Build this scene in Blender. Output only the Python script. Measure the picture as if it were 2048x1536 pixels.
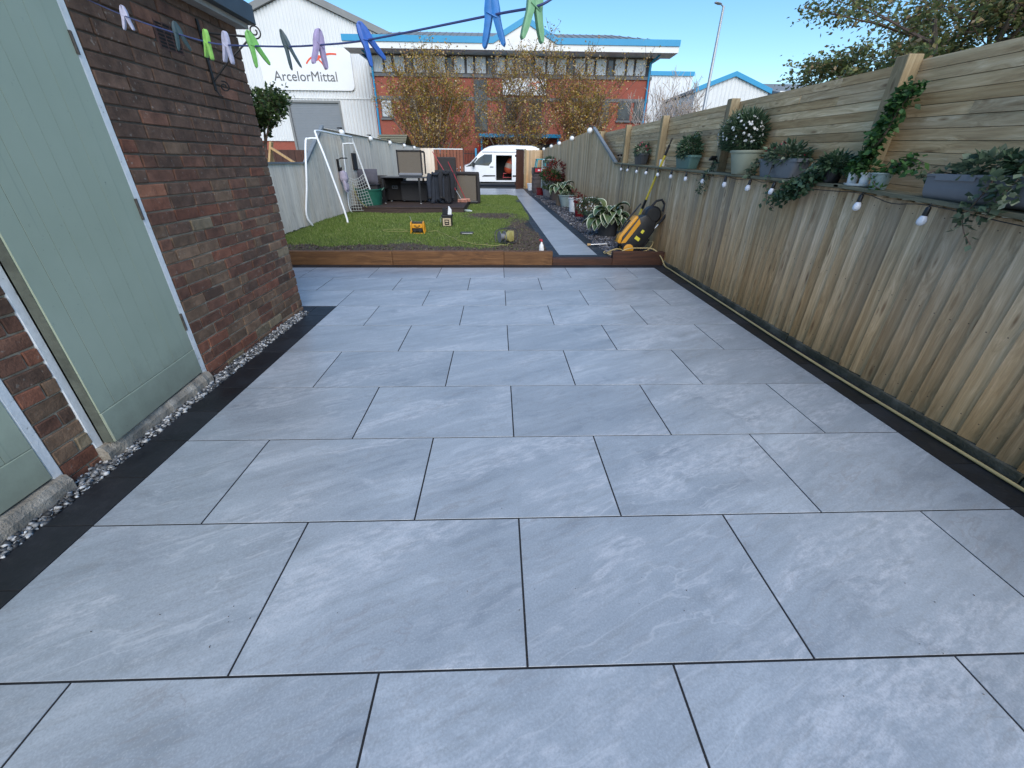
import bpy, bmesh, math, random
import numpy as np
from mathutils import Vector, Matrix, Euler
random.seed(7); rng = np.random.default_rng(7)
R = math.radians
for o in list(bpy.data.objects): bpy.data.objects.remove(o, do_unlink=True)
scene = bpy.context.scene
COL = scene.collection

# ---------------------------------------------------------------- camera
cd = bpy.data.cameras.new('camera'); cam = bpy.data.objects.new('camera', cd); COL.objects.link(cam)
cd.sensor_fit = 'HORIZONTAL'; cd.sensor_width = 36.0; cd.lens = 36.0 * 821.94 / 2048.0
cd.clip_start = 0.05; cd.clip_end = 2000
_yaw, _pit, _rol = 0.03556, -0.49512, 0.00859
_f = Vector((math.sin(_yaw)*math.cos(_pit), math.cos(_yaw)*math.cos(_pit), math.sin(_pit)))
_r0 = Vector((math.cos(_yaw), -math.sin(_yaw), 0)); _u0 = _r0.cross(_f)
_r = _r0*math.cos(_rol) + _u0*math.sin(_rol); _u = -_r0*math.sin(_rol) + _u0*math.cos(_rol)
CAM = Vector((-0.0803, -0.6939, 1.3659))
cam.matrix_world = Matrix(((_r.x,_u.x,-_f.x,CAM.x),(_r.y,_u.y,-_f.y,CAM.y),(_r.z,_u.z,-_f.z,CAM.z),(0,0,0,1)))
scene.camera = cam

# ---------------------------------------------------------------- sky, sun, exposure
SUN_EL, SUN_AZ = R(42), R(172)          # azimuth clockwise from +Y: behind the camera, to the right
w = bpy.data.worlds.new('World'); scene.world = w; w.use_nodes = True
wn = w.node_tree; bg = wn.nodes['Background']
sky = wn.nodes.new('ShaderNodeTexSky'); sky.sky_type = 'NISHITA'; sky.sun_disc = False
sky.sun_elevation = SUN_EL; sky.sun_rotation = SUN_AZ
sky.air_density = 1.0; sky.dust_density = 0.6; sky.ozone_density = 1.6
hsv = wn.nodes.new('ShaderNodeHueSaturation'); hsv.inputs['Saturation'].default_value = 1.28; hsv.inputs['Hue'].default_value = 0.497
wn.links.new(sky.outputs[0], hsv.inputs['Color']); wn.links.new(hsv.outputs[0], bg.inputs[0]); bg.inputs[1].default_value = 0.14
sd = bpy.data.lights.new('sun', 'SUN'); sd.energy = 2.0; sd.angle = R(52); sd.color = (1.0, 0.95, 0.88)
sun = bpy.data.objects.new('sun', sd); COL.objects.link(sun)
_sdir = Vector((math.sin(SUN_AZ)*math.cos(SUN_EL), math.cos(SUN_AZ)*math.cos(SUN_EL), math.sin(SUN_EL)))
sun.rotation_euler = _sdir.to_track_quat('Z', 'Y').to_euler(); sun.location = (8, -20, 18)
vs = scene.view_settings; vs.view_transform = 'Standard'; vs.look = 'None'; vs.exposure = 0.66; vs.gamma = 1.0
vs.use_curve_mapping = False
scene.cycles.max_bounces = 6; scene.cycles.diffuse_bounces = 3; scene.cycles.glossy_bounces = 3; scene.cycles.transmission_bounces = 3

# ---------------------------------------------------------------- materials
MATS = {}
def srgb(h):
    h = h.lstrip('#'); c = [int(h[i:i+2], 16)/255 for i in (0, 2, 4)]
    return tuple((x/12.92 if x <= .04045 else ((x+.055)/1.055)**2.4) for x in c) + (1,)
class NT:
    def __init__(s, name):
        s.m = bpy.data.materials.new(name); s.m.use_nodes = True; s.t = s.m.node_tree
        s.b = s.t.nodes['Principled BSDF']; MATS[name] = s.m
    def n(s, typ, props=None, **ins):
        nd = s.t.nodes.new('ShaderNode' + typ)
        for k, v in (props or {}).items(): setattr(nd, k, v)
        for k, v in ins.items():
            key = k.replace('_', ' ')
            tgt = nd.inputs[int(k[1:])] if (k[0] == 'i' and k[1:].isdigit()) else nd.inputs[key]
            s.set(tgt, v)
        return nd
    def set(s, sock, v):
        if isinstance(v, bpy.types.NodeSocket): s.t.links.new(v, sock)
        elif isinstance(v, bpy.types.Node): s.t.links.new(v.outputs[0], sock)
        else: sock.default_value = v
    def ramp(s, fac, stops, interp='LINEAR'):
        nd = s.t.nodes.new('ShaderNodeValToRGB'); cr = nd.color_ramp; cr.interpolation = interp
        while len(cr.elements) < len(stops): cr.elements.new(0.5)
        for e, (p, c) in zip(cr.elements, stops):
            e.position = p; e.color = c if len(c) == 4 else tuple(c) + (1,)
        s.set(nd.inputs[0], fac); return nd.outputs[0]
    def mix(s, fac, a, b, mode='MIX'):
        nd = s.t.nodes.new('ShaderNodeMix'); nd.data_type = 'RGBA'; nd.blend_type = mode
        s.set(nd.inputs[0], fac)
        for sock, v in ((nd.inputs[6], a), (nd.inputs[7], b)):
            s.set(sock, (tuple(v) + (1,)) if isinstance(v, tuple) and len(v) == 3 else v)
        return nd.outputs[2]
    def math(s, op, a, b=0.0, clamp=False):
        nd = s.t.nodes.new('ShaderNodeMath'); nd.operation = op; nd.use_clamp = clamp
        s.set(nd.inputs[0], a); s.set(nd.inputs[1], b); return nd.outputs[0]
    def mrange(s, v, a, b, c=0.0, d=1.0):
        nd = s.t.nodes.new('ShaderNodeMapRange'); s.set(nd.inputs[0], v)
        for i, x in enumerate((a, b, c, d)): nd.inputs[1+i].default_value = x
        return nd.outputs[0]
    def coord(s, kind='Object', rand=0.0, scale=(1, 1, 1), rot=(0, 0, 0)):
        tc = s.t.nodes.new('ShaderNodeTexCoord'); v = tc.outputs[kind]
        if rand:
            oi = s.t.nodes.new('ShaderNodeObjectInfo')
            mu = s.math('MULTIPLY', oi.outputs['Random'], rand)
            cb = s.n('CombineXYZ', i0=mu, i1=s.math('MULTIPLY', mu, 1.7), i2=s.math('MULTIPLY', mu, 0.6))
            ad = s.n('VectorMath', {'operation': 'ADD'}); s.set(ad.inputs[0], v); s.set(ad.inputs[1], cb); v = ad.outputs[0]
        if any(rot):
            mr = s.t.nodes.new('ShaderNodeMapping'); s.set(mr.inputs[0], v); mr.inputs['Rotation'].default_value = rot; v = mr.outputs[0]
        mp = s.t.nodes.new('ShaderNodeMapping'); s.set(mp.inputs[0], v)
        mp.inputs['Scale'].default_value = scale
        return mp.outputs[0]
    def noise(s, vec, scale, detail=3, rough=.5, dist=0.0):
        nd = s.n('TexNoise', Vector=vec, Scale=scale, Detail=detail, Roughness=rough, Distortion=dist); return nd.outputs['Fac']
    def bump(s, h, strength=.3, dist=.01):
        nd = s.n('Bump', Strength=strength, Distance=dist); s.set(nd.inputs['Height'], h)
        s.set(s.b.inputs['Normal'], nd.outputs[0])
    def out(s, col=None, rough=None, metal=None, spec=None):
        for k, v in (('Base Color', col), ('Roughness', rough), ('Metallic', metal), ('Specular IOR Level', spec)):
            if v is None: continue
            if k == 'Base Color' and isinstance(v, tuple) and len(v) == 3: v = v + (1,)
            s.set(s.b.inputs[k], v)
        return s.m
    def objrand(s):
        return s.t.nodes.new('ShaderNodeObjectInfo').outputs['Random']
    def island(s):
        return s.t.nodes.new('ShaderNodeNewGeometry').outputs['Random Per Island']

def plain(name, col, rough=.55, metal=0, var=.12, scale=8, bump=0.0, spec=None):
    """painted / plastic / metal surface with slight mottling"""
    k = NT(name); v = k.coord('Object')
    n = k.noise(v, scale, 4, .6)
    a = tuple(c*(1-var) for c in col[:3]); b = tuple(min(1, c*(1+var)) for c in col[:3])
    c = k.ramp(n, [(.3, a), (.7, b)])
    if bump: k.bump(k.noise(v, scale*9, 3), bump, .004)
    return k.out(c, k.mrange(n, .2, .8, max(.05, rough-.08), min(1, rough+.08)), metal, spec)

def wood(name, cols, axis=2, rough=.8, tint=.5, moss=0.0, knots=1.0, gs=1.0, lo=None, nails=False):
    """weathered board: grain along axis, knots, a tint of its own for each board"""
    k = NT(name)
    sc = [38*gs]*3; sc[axis] = 1.5*gs
    v = k.coord('Object', 37.0, tuple(sc))
    warp = k.noise(k.coord('Object', 37.0, tuple(3.0 if i != axis else 1.2 for i in range(3))), 1.0, 2)
    ks = [10.0*gs]*3; ks[axis] = 2.4*gs
    sx = k.n('SeparateXYZ'); k.set(sx.inputs[0], k.coord('Object', 53.0, tuple(ks)))
    oth = [i for i in range(3) if i != axis]; across = 1 if axis != 1 else 2
    vor = k.n('TexVoronoi', {'voronoi_dimensions': '2D'}, Vector=k.n('CombineXYZ', i0=sx.outputs[across], i1=sx.outputs[axis]), Scale=1.0)
    has = k.n('SeparateColor'); k.set(has.inputs[0], vor.outputs['Color']); on = k.mrange(has.outputs[0], .48, .54)
    rad = k.math('ADD', vor.outputs['Distance'], k.math('MULTIPLY', has.outputs[1], .07))
    kn = k.math('MULTIPLY', k.mrange(rad, .05, .15, 1, 0), on); kw = k.math('MULTIPLY', k.mrange(vor.outputs['Distance'], .0, .45, 1, 0), on)
    warp = k.math('ADD', warp, k.math('MULTIPLY', kw, .30))
    vv = k.n('VectorMath', {'operation': 'MULTIPLY_ADD'}); k.set(vv.inputs[0], k.n('CombineXYZ', i0=warp, i1=warp, i2=warp)); vv.inputs[1].default_value = (4.5, 4.5, 4.5); k.set(vv.inputs[2], v)
    g = k.noise(vv.outputs[0], 1.0, 5, .65)
    g2 = k.noise(v, 3.2, 3, .6)
    c = k.ramp(g, [(.28, cols[0]), (.5, cols[1]), (.72, cols[2])])
    c = k.mix(k.mrange(g2, .35, .7, 0, .35), c, cols[0])
    c = k.mix(k.math('MULTIPLY', kn, .8*knots, True), c, (cols[0][0]*.50, cols[0][1]*.40, cols[0][2]*.34))
    t = k.objrand()
    tc = k.ramp(k.math('FRACT', k.math('MULTIPLY', t, 7.31)), [(0, (.58, .57, .57)), (.2, (1.04, .98, .90)), (.4, (.74, .64, .50)), (.6, (1.22, 1.19, 1.14)), (.8, (.82, .80, .79)), (1, (1.12, .98, .80))])
    c = k.mix(tint, c, k.mix(1.0, c, tc, 'MULTIPLY'))
    st = k.noise(k.coord('Object', 0, (1, 1, 1)), 1.6, 4, .6)
    c = k.mix(k.mrange(st, .45, .75, 0, .3), c, tuple(x*.55 for x in cols[1][:3]))
    if lo is not None:     # timber low down has kept its warmer brown
        sep = k.n('SeparateXYZ'); k.set(sep.inputs[0], k.n('NewGeometry').outputs['Position'])
        wl = k.math('ADD', k.math('MULTIPLY', sep.outputs[2], -1.0), k.math('MULTIPLY', st, 1.1))
        c = k.mix(k.math('MULTIPLY', k.mrange(wl, -.45, .3), .75), c, k.mix(1.0, c, lo, 'MULTIPLY'))
    if moss:
        sep = k.n('SeparateXYZ'); k.set(sep.inputs[0], k.n('NewGeometry').outputs['Position'])
        mz = k.math('MULTIPLY', k.mrange(sep.outputs[2], .05, .35, 1, 0), k.mrange(st, .35, .6, 0, 1))
        c = k.mix(k.math('MULTIPLY', mz, moss), c, (.045, .06, .022))
    if nails:            # rusty nail heads where the boards are fixed to the rails
        ob = k.n('SeparateXYZ'); k.set(ob.inputs[0], k.coord('Object'))
        dy = k.math('ABSOLUTE', k.math('SUBTRACT', ob.outputs[1], .062))
        for zn in (.95, .52, .10):
            dz_ = k.math('ABSOLUTE', k.math('MULTIPLY', k.math('SUBTRACT', ob.outputs[2], k.math('ADD', zn-.006, k.math('MULTIPLY', k.objrand(), .012))), 1.2))
            c = k.mix(k.mrange(k.math('MAXIMUM', dy, dz_), .0022, .0040, .85, 0), c, (.03, .022, .018))
    k.bump(k.math('ADD', g, k.math('MULTIPLY', g2, .5)), .45, .006)
    return k.out(c, rough)

def leafmat(name, stops, trans=.35, rough=.5):
    k = NT(name); r = k.island()
    c = k.ramp(r, stops)
    k.out(c, rough, spec=.35)
    tr = k.n('BsdfTranslucent'); k.set(tr.inputs[0], c)
    mx = k.n('MixShader'); mx.inputs[0].default_value = trans
    k.set(mx.inputs[1], k.b.outputs[0]); k.set(mx.inputs[2], tr.outputs[0])
    k.t.links.new(mx.outputs[0], k.t.nodes['Material Output'].inputs[0])
    return k.m

# porcelain paving: pale grey with drifting diagonal veins, different on every tile
k = NT('porcelain')
v = k.coord('Object', 90.0, (1, 1, 1), (0, 0, R(-24)))
def strip(sx, sy): return k.coord('Object', 90.0, (sx, sy, 1), (0, 0, R(-24)))
wv = k.noise(v, 2.2, 3, .55)
def warped(vec, amt):
    nd = k.n('VectorMath', {'operation': 'MULTIPLY_ADD'}); k.set(nd.inputs[0], k.n('CombineXYZ', i0=wv, i1=wv, i2=wv)); nd.inputs[1].default_value = (amt, amt, amt); k.set(nd.inputs[2], vec); return nd.outputs[0]
streak = k.noise(warped(strip(1.0, 5.5), 1.5), 1.0, 6, .62)
fine = k.noise(warped(strip(3.5, 30.0), 2.2), 1.0, 5, .68)
cloud = k.noise(v, 1.5, 4, .55); grit = k.noise(v, 150, 3, .7); cleft = k.noise(warped(strip(14, 46), 3.0), 1.0, 4, .7)
c = k.ramp(streak, [(.28, (.20, .230, .260)), (.42, (.298, .337, .373)), (.56, (.335, .376, .413)), (.72, (.43, .475, .515))])
c = k.mix(k.mrange(fine, .53, .70, 0, .55), c, (.25, .27, .275))
c = k.mix(k.mrange(fine, .44, .24, 0, .45), c, (.53, .55, .58))
band = k.noise(warped(strip(.7, 3.4), 1.3), 1.0, 3, .5)
c = k.mix(k.math('MULTIPLY', k.mrange(band, .52, .62), k.mrange(cleft, .42, .62, 0, .55)), c, (.56, .58, .61))
c = k.mix(k.math('MULTIPLY', k.mrange(band, .48, .40), k.mrange(cleft, .50, .64, 0, .40)), c, (.25, .258, .265))
vein = k.n('TexNoise', Vector=warped(strip(.9, 3.6), 1.2), Scale=1.0, Detail=5, Roughness=.6).outputs['Fac']
vl = k.math('ABSOLUTE', k.math('SUBTRACT', vein, .5))
c = k.mix(k.math('MULTIPLY', k.mrange(vl, 0.0, .012, 1, 0), k.mrange(cloud, .48, .62, 0, .55)), c, (.25, .25, .255))
c = k.mix(k.mrange(grit, .48, .66, 0, .42), c, (.24, .255, .27)); c = k.mix(k.mrange(grit, .46, .30, 0, .35), c, (.52, .545, .575))
light = k.math('ABSOLUTE', k.math('SUBTRACT', k.noise(warped(strip(.55, 5.2), .8), 1.3, 4, .55), .52))
c = k.mix(k.math('MULTIPLY', k.mrange(light, 0.0, .014, 1, 0), k.mrange(cloud, .52, .40, 0, .38)), c, (.56, .585, .61))
c = k.mix(k.mrange(k.noise(k.coord('Object', 11.0), 2.7, 5, .7), .60, .78, 0, .22), c, (.27, .275, .275))
br = k.mrange(k.objrand(), 0, 1, .93, 1.06)
c = k.mix(1.0, c, k.n('CombineXYZ', i0=br, i1=br, i2=br).outputs[0], 'MULTIPLY')
k.bump(k.math('ADD', k.math('ADD', streak, k.math('MULTIPLY', cleft, .35)), k.math('MULTIPLY', grit, .3)), .10, .003)
k.out(c, k.mrange(streak, .3, .7, .31, .37), spec=.65)

k = NT('charcoal_paving'); v = k.coord('Object', 40.0)
n = k.noise(v, 5, 4, .6); n2 = k.noise(v, 60, 3)
c = k.ramp(n, [(.3, (.009, .0105, .013)), (.7, (.018, .020, .024))]); c = k.mix(k.mrange(n2, .55, .75, 0, .35), c, (.035, .037, .042))
br = k.mrange(k.objrand(), 0, 1, .75, 1.35); c = k.mix(1.0, c, k.n('CombineXYZ', i0=br, i1=br, i2=br).outputs[0], 'MULTIPLY'); c = k.mix(k.mrange(k.noise(v, 11, 5, .7), .58, .75, 0, .3), c, (.075, .075, .075))
k.bump(n2, .25, .004); k.out(c, k.mrange(n, .3, .7, .42, .62))

k = NT('grout'); n = k.noise(k.coord('Object'), 30, 3); k.out(k.ramp(n, [(.3, (.008, .009, .011)), (.7, (.018, .019, .021))]), .85)

def brickmat(name, c1, c2, c3):
    k = NT(name); v = k.coord('Object', 61.0)
    n = k.noise(v, 14, 5, .65); n2 = k.noise(v, 90, 3, .6); n3 = k.noise(v, 5, 2)
    c = k.ramp(n, [(.3, c1), (.5, c2), (.72, c3)])
    sp = k.math('MULTIPLY', k.mrange(k.noise(v, 38, 2), .66, .72, 0, 1), .35)
    c = k.mix(sp, c, (.42, .38, .32))
    c = k.mix(k.mrange(n3, .5, .75, 0, .4), c, tuple(x*.5 for x in c1))
    br = k.mrange(k.objrand(), 0, 1, .75, 1.2)
    c = k.mix(1.0, c, k.n('CombineXYZ', i0=br, i1=br, i2=br).outputs[0], 'MULTIPLY')
    k.bump(k.math('ADD', k.math('MULTIPLY', n, 1.4), k.math('MULTIPLY', n2, .6)), .7, .007); return k.out(c, .88)
brickmat('brick_sooty', (.075, .042, .027), (.128, .072, .046), (.185, .106, .070))
brickmat('brick_plum', (.11, .050, .030), (.18, .082, .050), (.25, .118, .072))
plain('door_shade_grey', (.105, .115, .09), .8, 0, .3, 12, .5)  # shade of the door edge and plank grooves, given as a dark colour
brickmat('brick_brown', (.13, .078, .046), (.20, .122, .073), (.28, .175, .108))
brickmat('brick_red', (.14, .055, .032), (.22, .085, .048), (.29, .118, .068))
brickmat('brick_orange', (.19, .078, .042), (.28, .115, .062), (.35, .16, .09))
brickmat('brick_buff', (.16, .12, .07), (.24, .18, .11), (.31, .25, .16))
k = NT('mortar'); v = k.coord('Object'); n = k.noise(v, 9, 5, .65)
c = k.ramp(n, [(.3, (.24, .195, .14)), (.55, (.40, .33, .24)), (.75, (.52, .44, .33))])
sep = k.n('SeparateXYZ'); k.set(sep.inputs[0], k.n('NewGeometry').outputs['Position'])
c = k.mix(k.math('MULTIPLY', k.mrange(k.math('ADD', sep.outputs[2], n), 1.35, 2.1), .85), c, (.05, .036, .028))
k.bump(k.noise(v, 70, 4, .7), .8, .006); k.out(c, .95)

k = NT('green_paint'); v = k.coord('Object'); n = k.noise(v, 2.5, 4, .6); n2 = k.noise(k.coord('Object', 0, (40, 40, 1.2)), 1, 4)
c = k.ramp(n, [(.3, (.385, .435, .32)), (.7, (.43, .48, .36))])
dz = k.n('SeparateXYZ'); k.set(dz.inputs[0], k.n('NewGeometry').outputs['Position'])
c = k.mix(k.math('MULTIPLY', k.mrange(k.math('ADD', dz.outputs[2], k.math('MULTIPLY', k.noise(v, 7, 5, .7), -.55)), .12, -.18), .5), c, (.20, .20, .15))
c = k.mix(k.math('MULTIPLY', k.mrange(k.noise(v, 45, 4, .7), .64, .68), k.mrange(k.noise(v, 4, 2), .5, .7)), c, (.16, .19, .15))
c = k.mix(k.mrange(n2, .66, .78, 0, .25), c, (.11, .15, .125)); c = k.mix(k.mrange(k.noise(v, 30, 3), .70, .76, 0, .35), c, (.27, .30, .26))
k.bump(k.math('ADD', n2, k.noise(v, 120, 2)), .10, .003); k.out(c, .5)
k = NT('white_frame_paint'); v = k.coord('Object'); n = k.noise(v, 22, 5, .7)
c = k.ramp(n, [(.30, (.34, .33, .29)), (.36, (.74, .75, .73)), (.7, (.84, .85, .84))]); k.bump(n, .5, .008); k.out(c, .6)
k = NT('rough_concrete'); v = k.coord('Object'); n = k.noise(v, 10, 5, .65); n2 = k.noise(v, 80, 3, .7)
c = k.ramp(n, [(.3, (.20, .175, .14)), (.55, (.36, .32, .26)), (.72, (.50, .46, .39))]); c = k.mix(k.mrange(n2, .58, .7, 0, .5), c, (.15, .13, .10))
k.bump(k.math('ADD', n, n2), .7, .01); k.out(c, .92)
k = NT('gravel_board_concrete'); v = k.coord('Object'); n = k.noise(v, 3, 5, .7); n2 = k.noise(v, 50, 3, .7)
c = k.ramp(n, [(.32, (.022, .026, .012)), (.5, (.075, .068, .045)), (.7, (.17, .155, .12))]); k.bump(n2, .6, .01); k.out(c, .95)

def chips(name, stops, rough=.75):
    k = NT(name); r = k.island(); n = k.noise(k.coord('Object'), 60, 3)
    c = k.ramp(r, stops); c = k.mix(k.mrange(n, .4, .7, 0, .35), c, k.mix(1.0, c, (.6, .6, .6), 'MULTIPLY'))
    k.bump(n, .4, .004); return k.out(c, rough)
chips('marble_chips', [(0, (.035, .037, .04)), (.35, (.10, .105, .11)), (.55, (.20, .205, .205)), (.75, (.42, .42, .41)), (1, (.74, .74, .72))], .6)
chips('slate_chips', [(0, (.03, .031, .037)), (.35, (.07, .072, .085)), (.6, (.115, .11, .122)), (.85, (.19, .18, .19)), (1, (.34, .335, .34))], .55)
chips('soil_crumbs', [(0, (.032, .023, .016)), (.5, (.065, .048, .035)), (.85, (.11, .082, .062)), (1, (.19, .15, .115))], .95)

wood('fence_timber', [(.35, .258, .160), (.56, .432, .290), (.76, .615, .45)], 2, .85, 1.0, .75, 1.0, 1.0, (1.04, .80, .50), True)
wood('fence_timber_silver', [(.54, .475, .39), (.77, .695, .59), (.88, .82, .72)], 2, .85, .35, .25, .6)
wood('slat_timber', [(.35, .232, .122), (.64, .475, .285), (.87, .70, .475)], 1, .8, 1.0, 0, 1.0)
wood('post_timber', [(.20, .150, .082), (.33, .262, .155), (.46, .38, .245)], 2, .8, .5)
wood('shelf_timber', [(.10, .098, .062), (.19, .18, .12), (.28, .265, .19)], 1, .85, .4)
wood('sleeper_timber', [(.065, .028, .010), (.150, .068, .022), (.25, .125, .048)], 0, .7, .5, 0, 1.0, .8)
wood('sleeper_dark', [(.03, .012, .007), (.065, .026, .014), (.12, .048, .025)], 0, .7, .5, 0, 1.0, .8)
wood('gate_brown', [(.16, .052, .026), (.24, .082, .042), (.31, .115, .062)], 2, .7, .4, 0, .5)
wood('gate_dark', [(.035, .014, .010), (.075, .030, .020), (.12, .052, .034)], 2, .7, .6, 0, .5)
wood('new_timber', [(.40, .25, .11), (.55, .37, .18), (.66, .48, .27)], 2, .7, .5, 0, .6)
wood('deck_timber', [(.020, .012, .010), (.042, .026, .021), (.070, .045, .037)], 0, .75, .6)
plain('cap_metal', (.20, .225, .24), .6, .2)

leafmat('grass_blade', [(0, (.080, .135, .025)), (.4, (.14, .215, .040)), (.75, (.215, .295, .065)), (1, (.38, .39, .16))], .3, .55)
leafmat('birch_leaf', [(0, (.19, .17, .03)), (.25, (.36, .27, .045)), (.50, (.58, .37, .07)), (.66, (.42, .20, .06)), (.82, (.62, .45, .19)), (1, (.68, .57, .40))], .4)
leafmat('green_leaf', [(0, (.018, .035, .012)), (.5, (.040, .072, .020)), (1, (.085, .125, .035))], .25)
leafmat('autumn_leaf', [(0, (.09, .125, .06)), (.45, (.15, .195, .075)), (.75, (.25, .265, .09)), (.93, (.30, .20, .10)), (1, (.36, .30, .20))], .35)
leafmat('dark_ivy', [(0, (.024, .052, .026)), (.5, (.052, .10, .048)), (1, (.115, .175, .10))], .15, .4)
leafmat('bright_ivy', [(0, (.020, .060, .016)), (.5, (.040, .105, .026)), (1, (.075, .16, .045))], .25)
leafmat('grey_green_leaf', [(0, (.045, .078, .045)), (.5, (.09, .135, .08)), (.85, (.16, .205, .12)), (1, (.42, .45, .32))], .25)
leafmat('red_leaf', [(0, (.09, .012, .014)), (.5, (.17, .022, .020)), (1, (.26, .05, .03))], .25)
leafmat('white_petal', [(0, (.62, .62, .60)), (1, (.82, .82, .80))], .2)
leafmat('pink_petal', [(0, (.30, .015, .045)), (1, (.52, .06, .12))], .2)
k = NT('hosta_leaf')     # cream margin round a green blade
at = k.n('Attribute', {'attribute_name': 'edge'})
r = k.island(); g = k.ramp(r, [(0, (.035, .070, .028)), (.6, (.055, .105, .040)), (1, (.12, .14, .05))])
k.out(k.mix(k.mrange(at.outputs['Fac'], .74, .84), g, (.55, .58, .42)), .45)
plain('bark', (.10, .078, .06), .9, 0, .35, 14, .6)
plain('birch_bark', (.20, .165, .135), .85, 0, .35, 10, .4)
plain('twig', (.13, .085, .065), .9, 0, .25)
plain('pale_twig', (.42, .36, .32), .9, 0, .25)

plain('white_plastic', (.74, .75, .75), .45, 0, .06)
plain('white_tube', (.78, .80, .80), .35, 0, .06)
plain('grey_pot', (.16, .168, .185), .5, 0, .08)
plain('dark_grey_pot', (.055, .058, .064), .5, 0, .1)
plain('sage_pot', (.29, .315, .24), .5, 0, .06)
plain('teal_pot', (.10, .185, .165), .45, 0, .08)
plain('pale_glaze_pot', (.33, .40, .38), .3, 0, .1)
plain('red_glaze_pot', (.16, .012, .016), .25, 0, .2)
plain('terracotta_pot', (.22, .15, .10), .8, 0, .2)
plain('brown_barrel', (.085, .066, .060), .7, 0, .2)
plain('black_plastic', (.012, .0125, .014), .4, 0, .15)
plain('soft_black', (.020, .020, .022), .8, 0, .2)
plain('black_iron', (.012, .012, .013), .55, .3, .2)
plain('yellow_plastic', (.66, .30, .018), .4, 0, .06)
plain('yellow_label', (.70, .62, .05), .5, 0, .05)
plain('pole_yellow', (.58, .46, .055), .45, 0, .08)
plain('steel', (.55, .56, .57), .35, .8, .08)
plain('galvanised', (.42, .44, .45), .5, .6, .12)
plain('hose_rubber', (.52, .40, .18), .55, 0, .12)
plain('cable_yellow', (.33, .30, .11), .55, 0, .1)
plain('bulb_glass', (.72, .74, .80), .18, 0, .04)
plain('teal_plastic', (.02, .30, .36), .45, 0, .08)
plain('green_plastic', (.012, .10, .065), .45, 0, .15)
plain('dark_cloth', (.016, .017, .021), .95, 0, .3, 6, .6)
plain('navy_cloth', (.022, .028, .040), .95, 0, .3, 6, .6)
plain('lilac_cloth', (.40, .36, .44), .95, 0, .12, 9, .5)
plain('grey_cushion', (.085, .082, .10), .95, 0, .15, 9, .4)
plain('red_handle', (.42, .030, .045), .35, 0, .1)
plain('pink_bristle', (.55, .27, .20), .9, 0, .2, 40, .5)
plain('van_paint', (.80, .82, .84), .22, 0, .02)
plain('van_trim', (.02, .021, .023), .5, 0, .1)
plain('van_dark_interior', (.03, .028, .026), .8, 0, .2)
plain('tyre_rubber', (.016, .016, .017), .85, 0, .15)
plain('orange_paint', (.50, .085, .035), .5, 0, .2, 6)
plain('cement_dust', (.34, .27, .22), .9, 0, .2, 6)
plain('owl_brown', (.16, .10, .055), .6, 0, .5, 60)
plain('owl_cream', (.50, .40, .27), .6, 0, .3, 60)
plain('cladding_white', (.66, .68, .68), .5, 0, .04, .5)
plain('roof_grey', (.20, .21, .21), .6, 0, .1, 1)
plain('shutter_grey', (.22, .245, .27), .55, .2, .06, 1)
plain('blue_trim', (.020, .27, .50), .4, 0, .05, 1)
plain('white_trim', (.72, .73, .72), .5, 0, .05, 1)
plain('window_frame_grey', (.045, .045, .05), .5, 0, .1, 2)
plain('string_course', (.13, .135, .14), .8, 0, .15, 2)
plain('sign_white', (.76, .78, .79), .4, 0, .02, 1)
plain('sign_grey_ink', (.12, .125, .13), .6, 0, .03)
plain('sign_red_ink', (.72, .09, .035), .5, 0, .03)
plain('red_door_paint', (.42, .012, .016), .45, 0, .08)
plain('house_render', (.42, .40, .37), .9, 0, .1, 3)
plain('fascia_grey', (.032, .038, .048), .45, 0, .12)
plain('fascia_underside', (.30, .28, .25), .8, 0, .2)
plain('airbrick_clay', (.075, .036, .028), .85, 0, .25, 30)
plain('airbrick_hole', (.006, .005, .005), .9)
plain('hinge_steel', (.11, .095, .08), .6, .5, .4, 60)
plain('net_cord', (.52, .54, .50), .8, 0, .1)
plain('line_cord', (.045, .06, .17), .6, 0, .2)
for nm, c in (('peg_green', (.14, .38, .085)), ('peg_lime', (.26, .52, .11)), ('peg_blue', (.03, .17, .46)), ('peg_royal', (.02, .10, .40)), ('peg_lilac', (.38, .31, .48)), ('peg_pale', (.42, .42, .54)), ('peg_dark', (.018, .045, .055)), ('peg_moss', (.17, .36, .19))):
    plain(nm, c, .42, 0, .16, 60)
k = NT('blind_glass')      # window with pale blinds behind it
v = k.coord('Object'); st = k.n('TexWave', {'bands_direction': 'X'}, Vector=v, Scale=2.2).outputs['Fac']
k.out(k.ramp(st, [(0, (.34, .37, .40)), (1, (.52, .55, .57))]), .12)
k = NT('dark_glass'); n = k.noise(k.coord('Object'), .6, 2); k.out(k.ramp(n, [(.3, (.03, .035, .04)), (.7, (.07, .08, .085))]), .08)
k = NT('office_brick'); v = k.coord('Object')
sp = k.n('SeparateXYZ'); k.set(sp.inputs[0], v)
bt = k.n('TexBrick', {'offset': .5}, Vector=k.n('CombineXYZ', i0=sp.outputs[0], i1=sp.outputs[2]), Scale=1.0, Mortar_Size=.012)
bt.inputs['Brick Width'].default_value = .225; bt.inputs['Row Height'].default_value = .075
bt.inputs['Color1'].default_value = (.36, .062, .038, 1); bt.inputs['Color2'].default_value = (.27, .045, .030, 1); bt.inputs['Mortar'].default_value = (.24, .14, .10, 1)
n = k.noise(v, .7, 4); c = k.mix(k.mrange(n, .3, .7, 0, .35), bt.outputs['Color'], (.27, .055, .03)); k.out(c, .9)
k = NT('wicker'); v = k.coord('Object')
w1 = k.n('TexWave', {'bands_direction': 'Z'}, Vector=v, Scale=14, Distortion=1.5).outputs['Fac']; n = k.noise(v, 25, 3)
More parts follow.
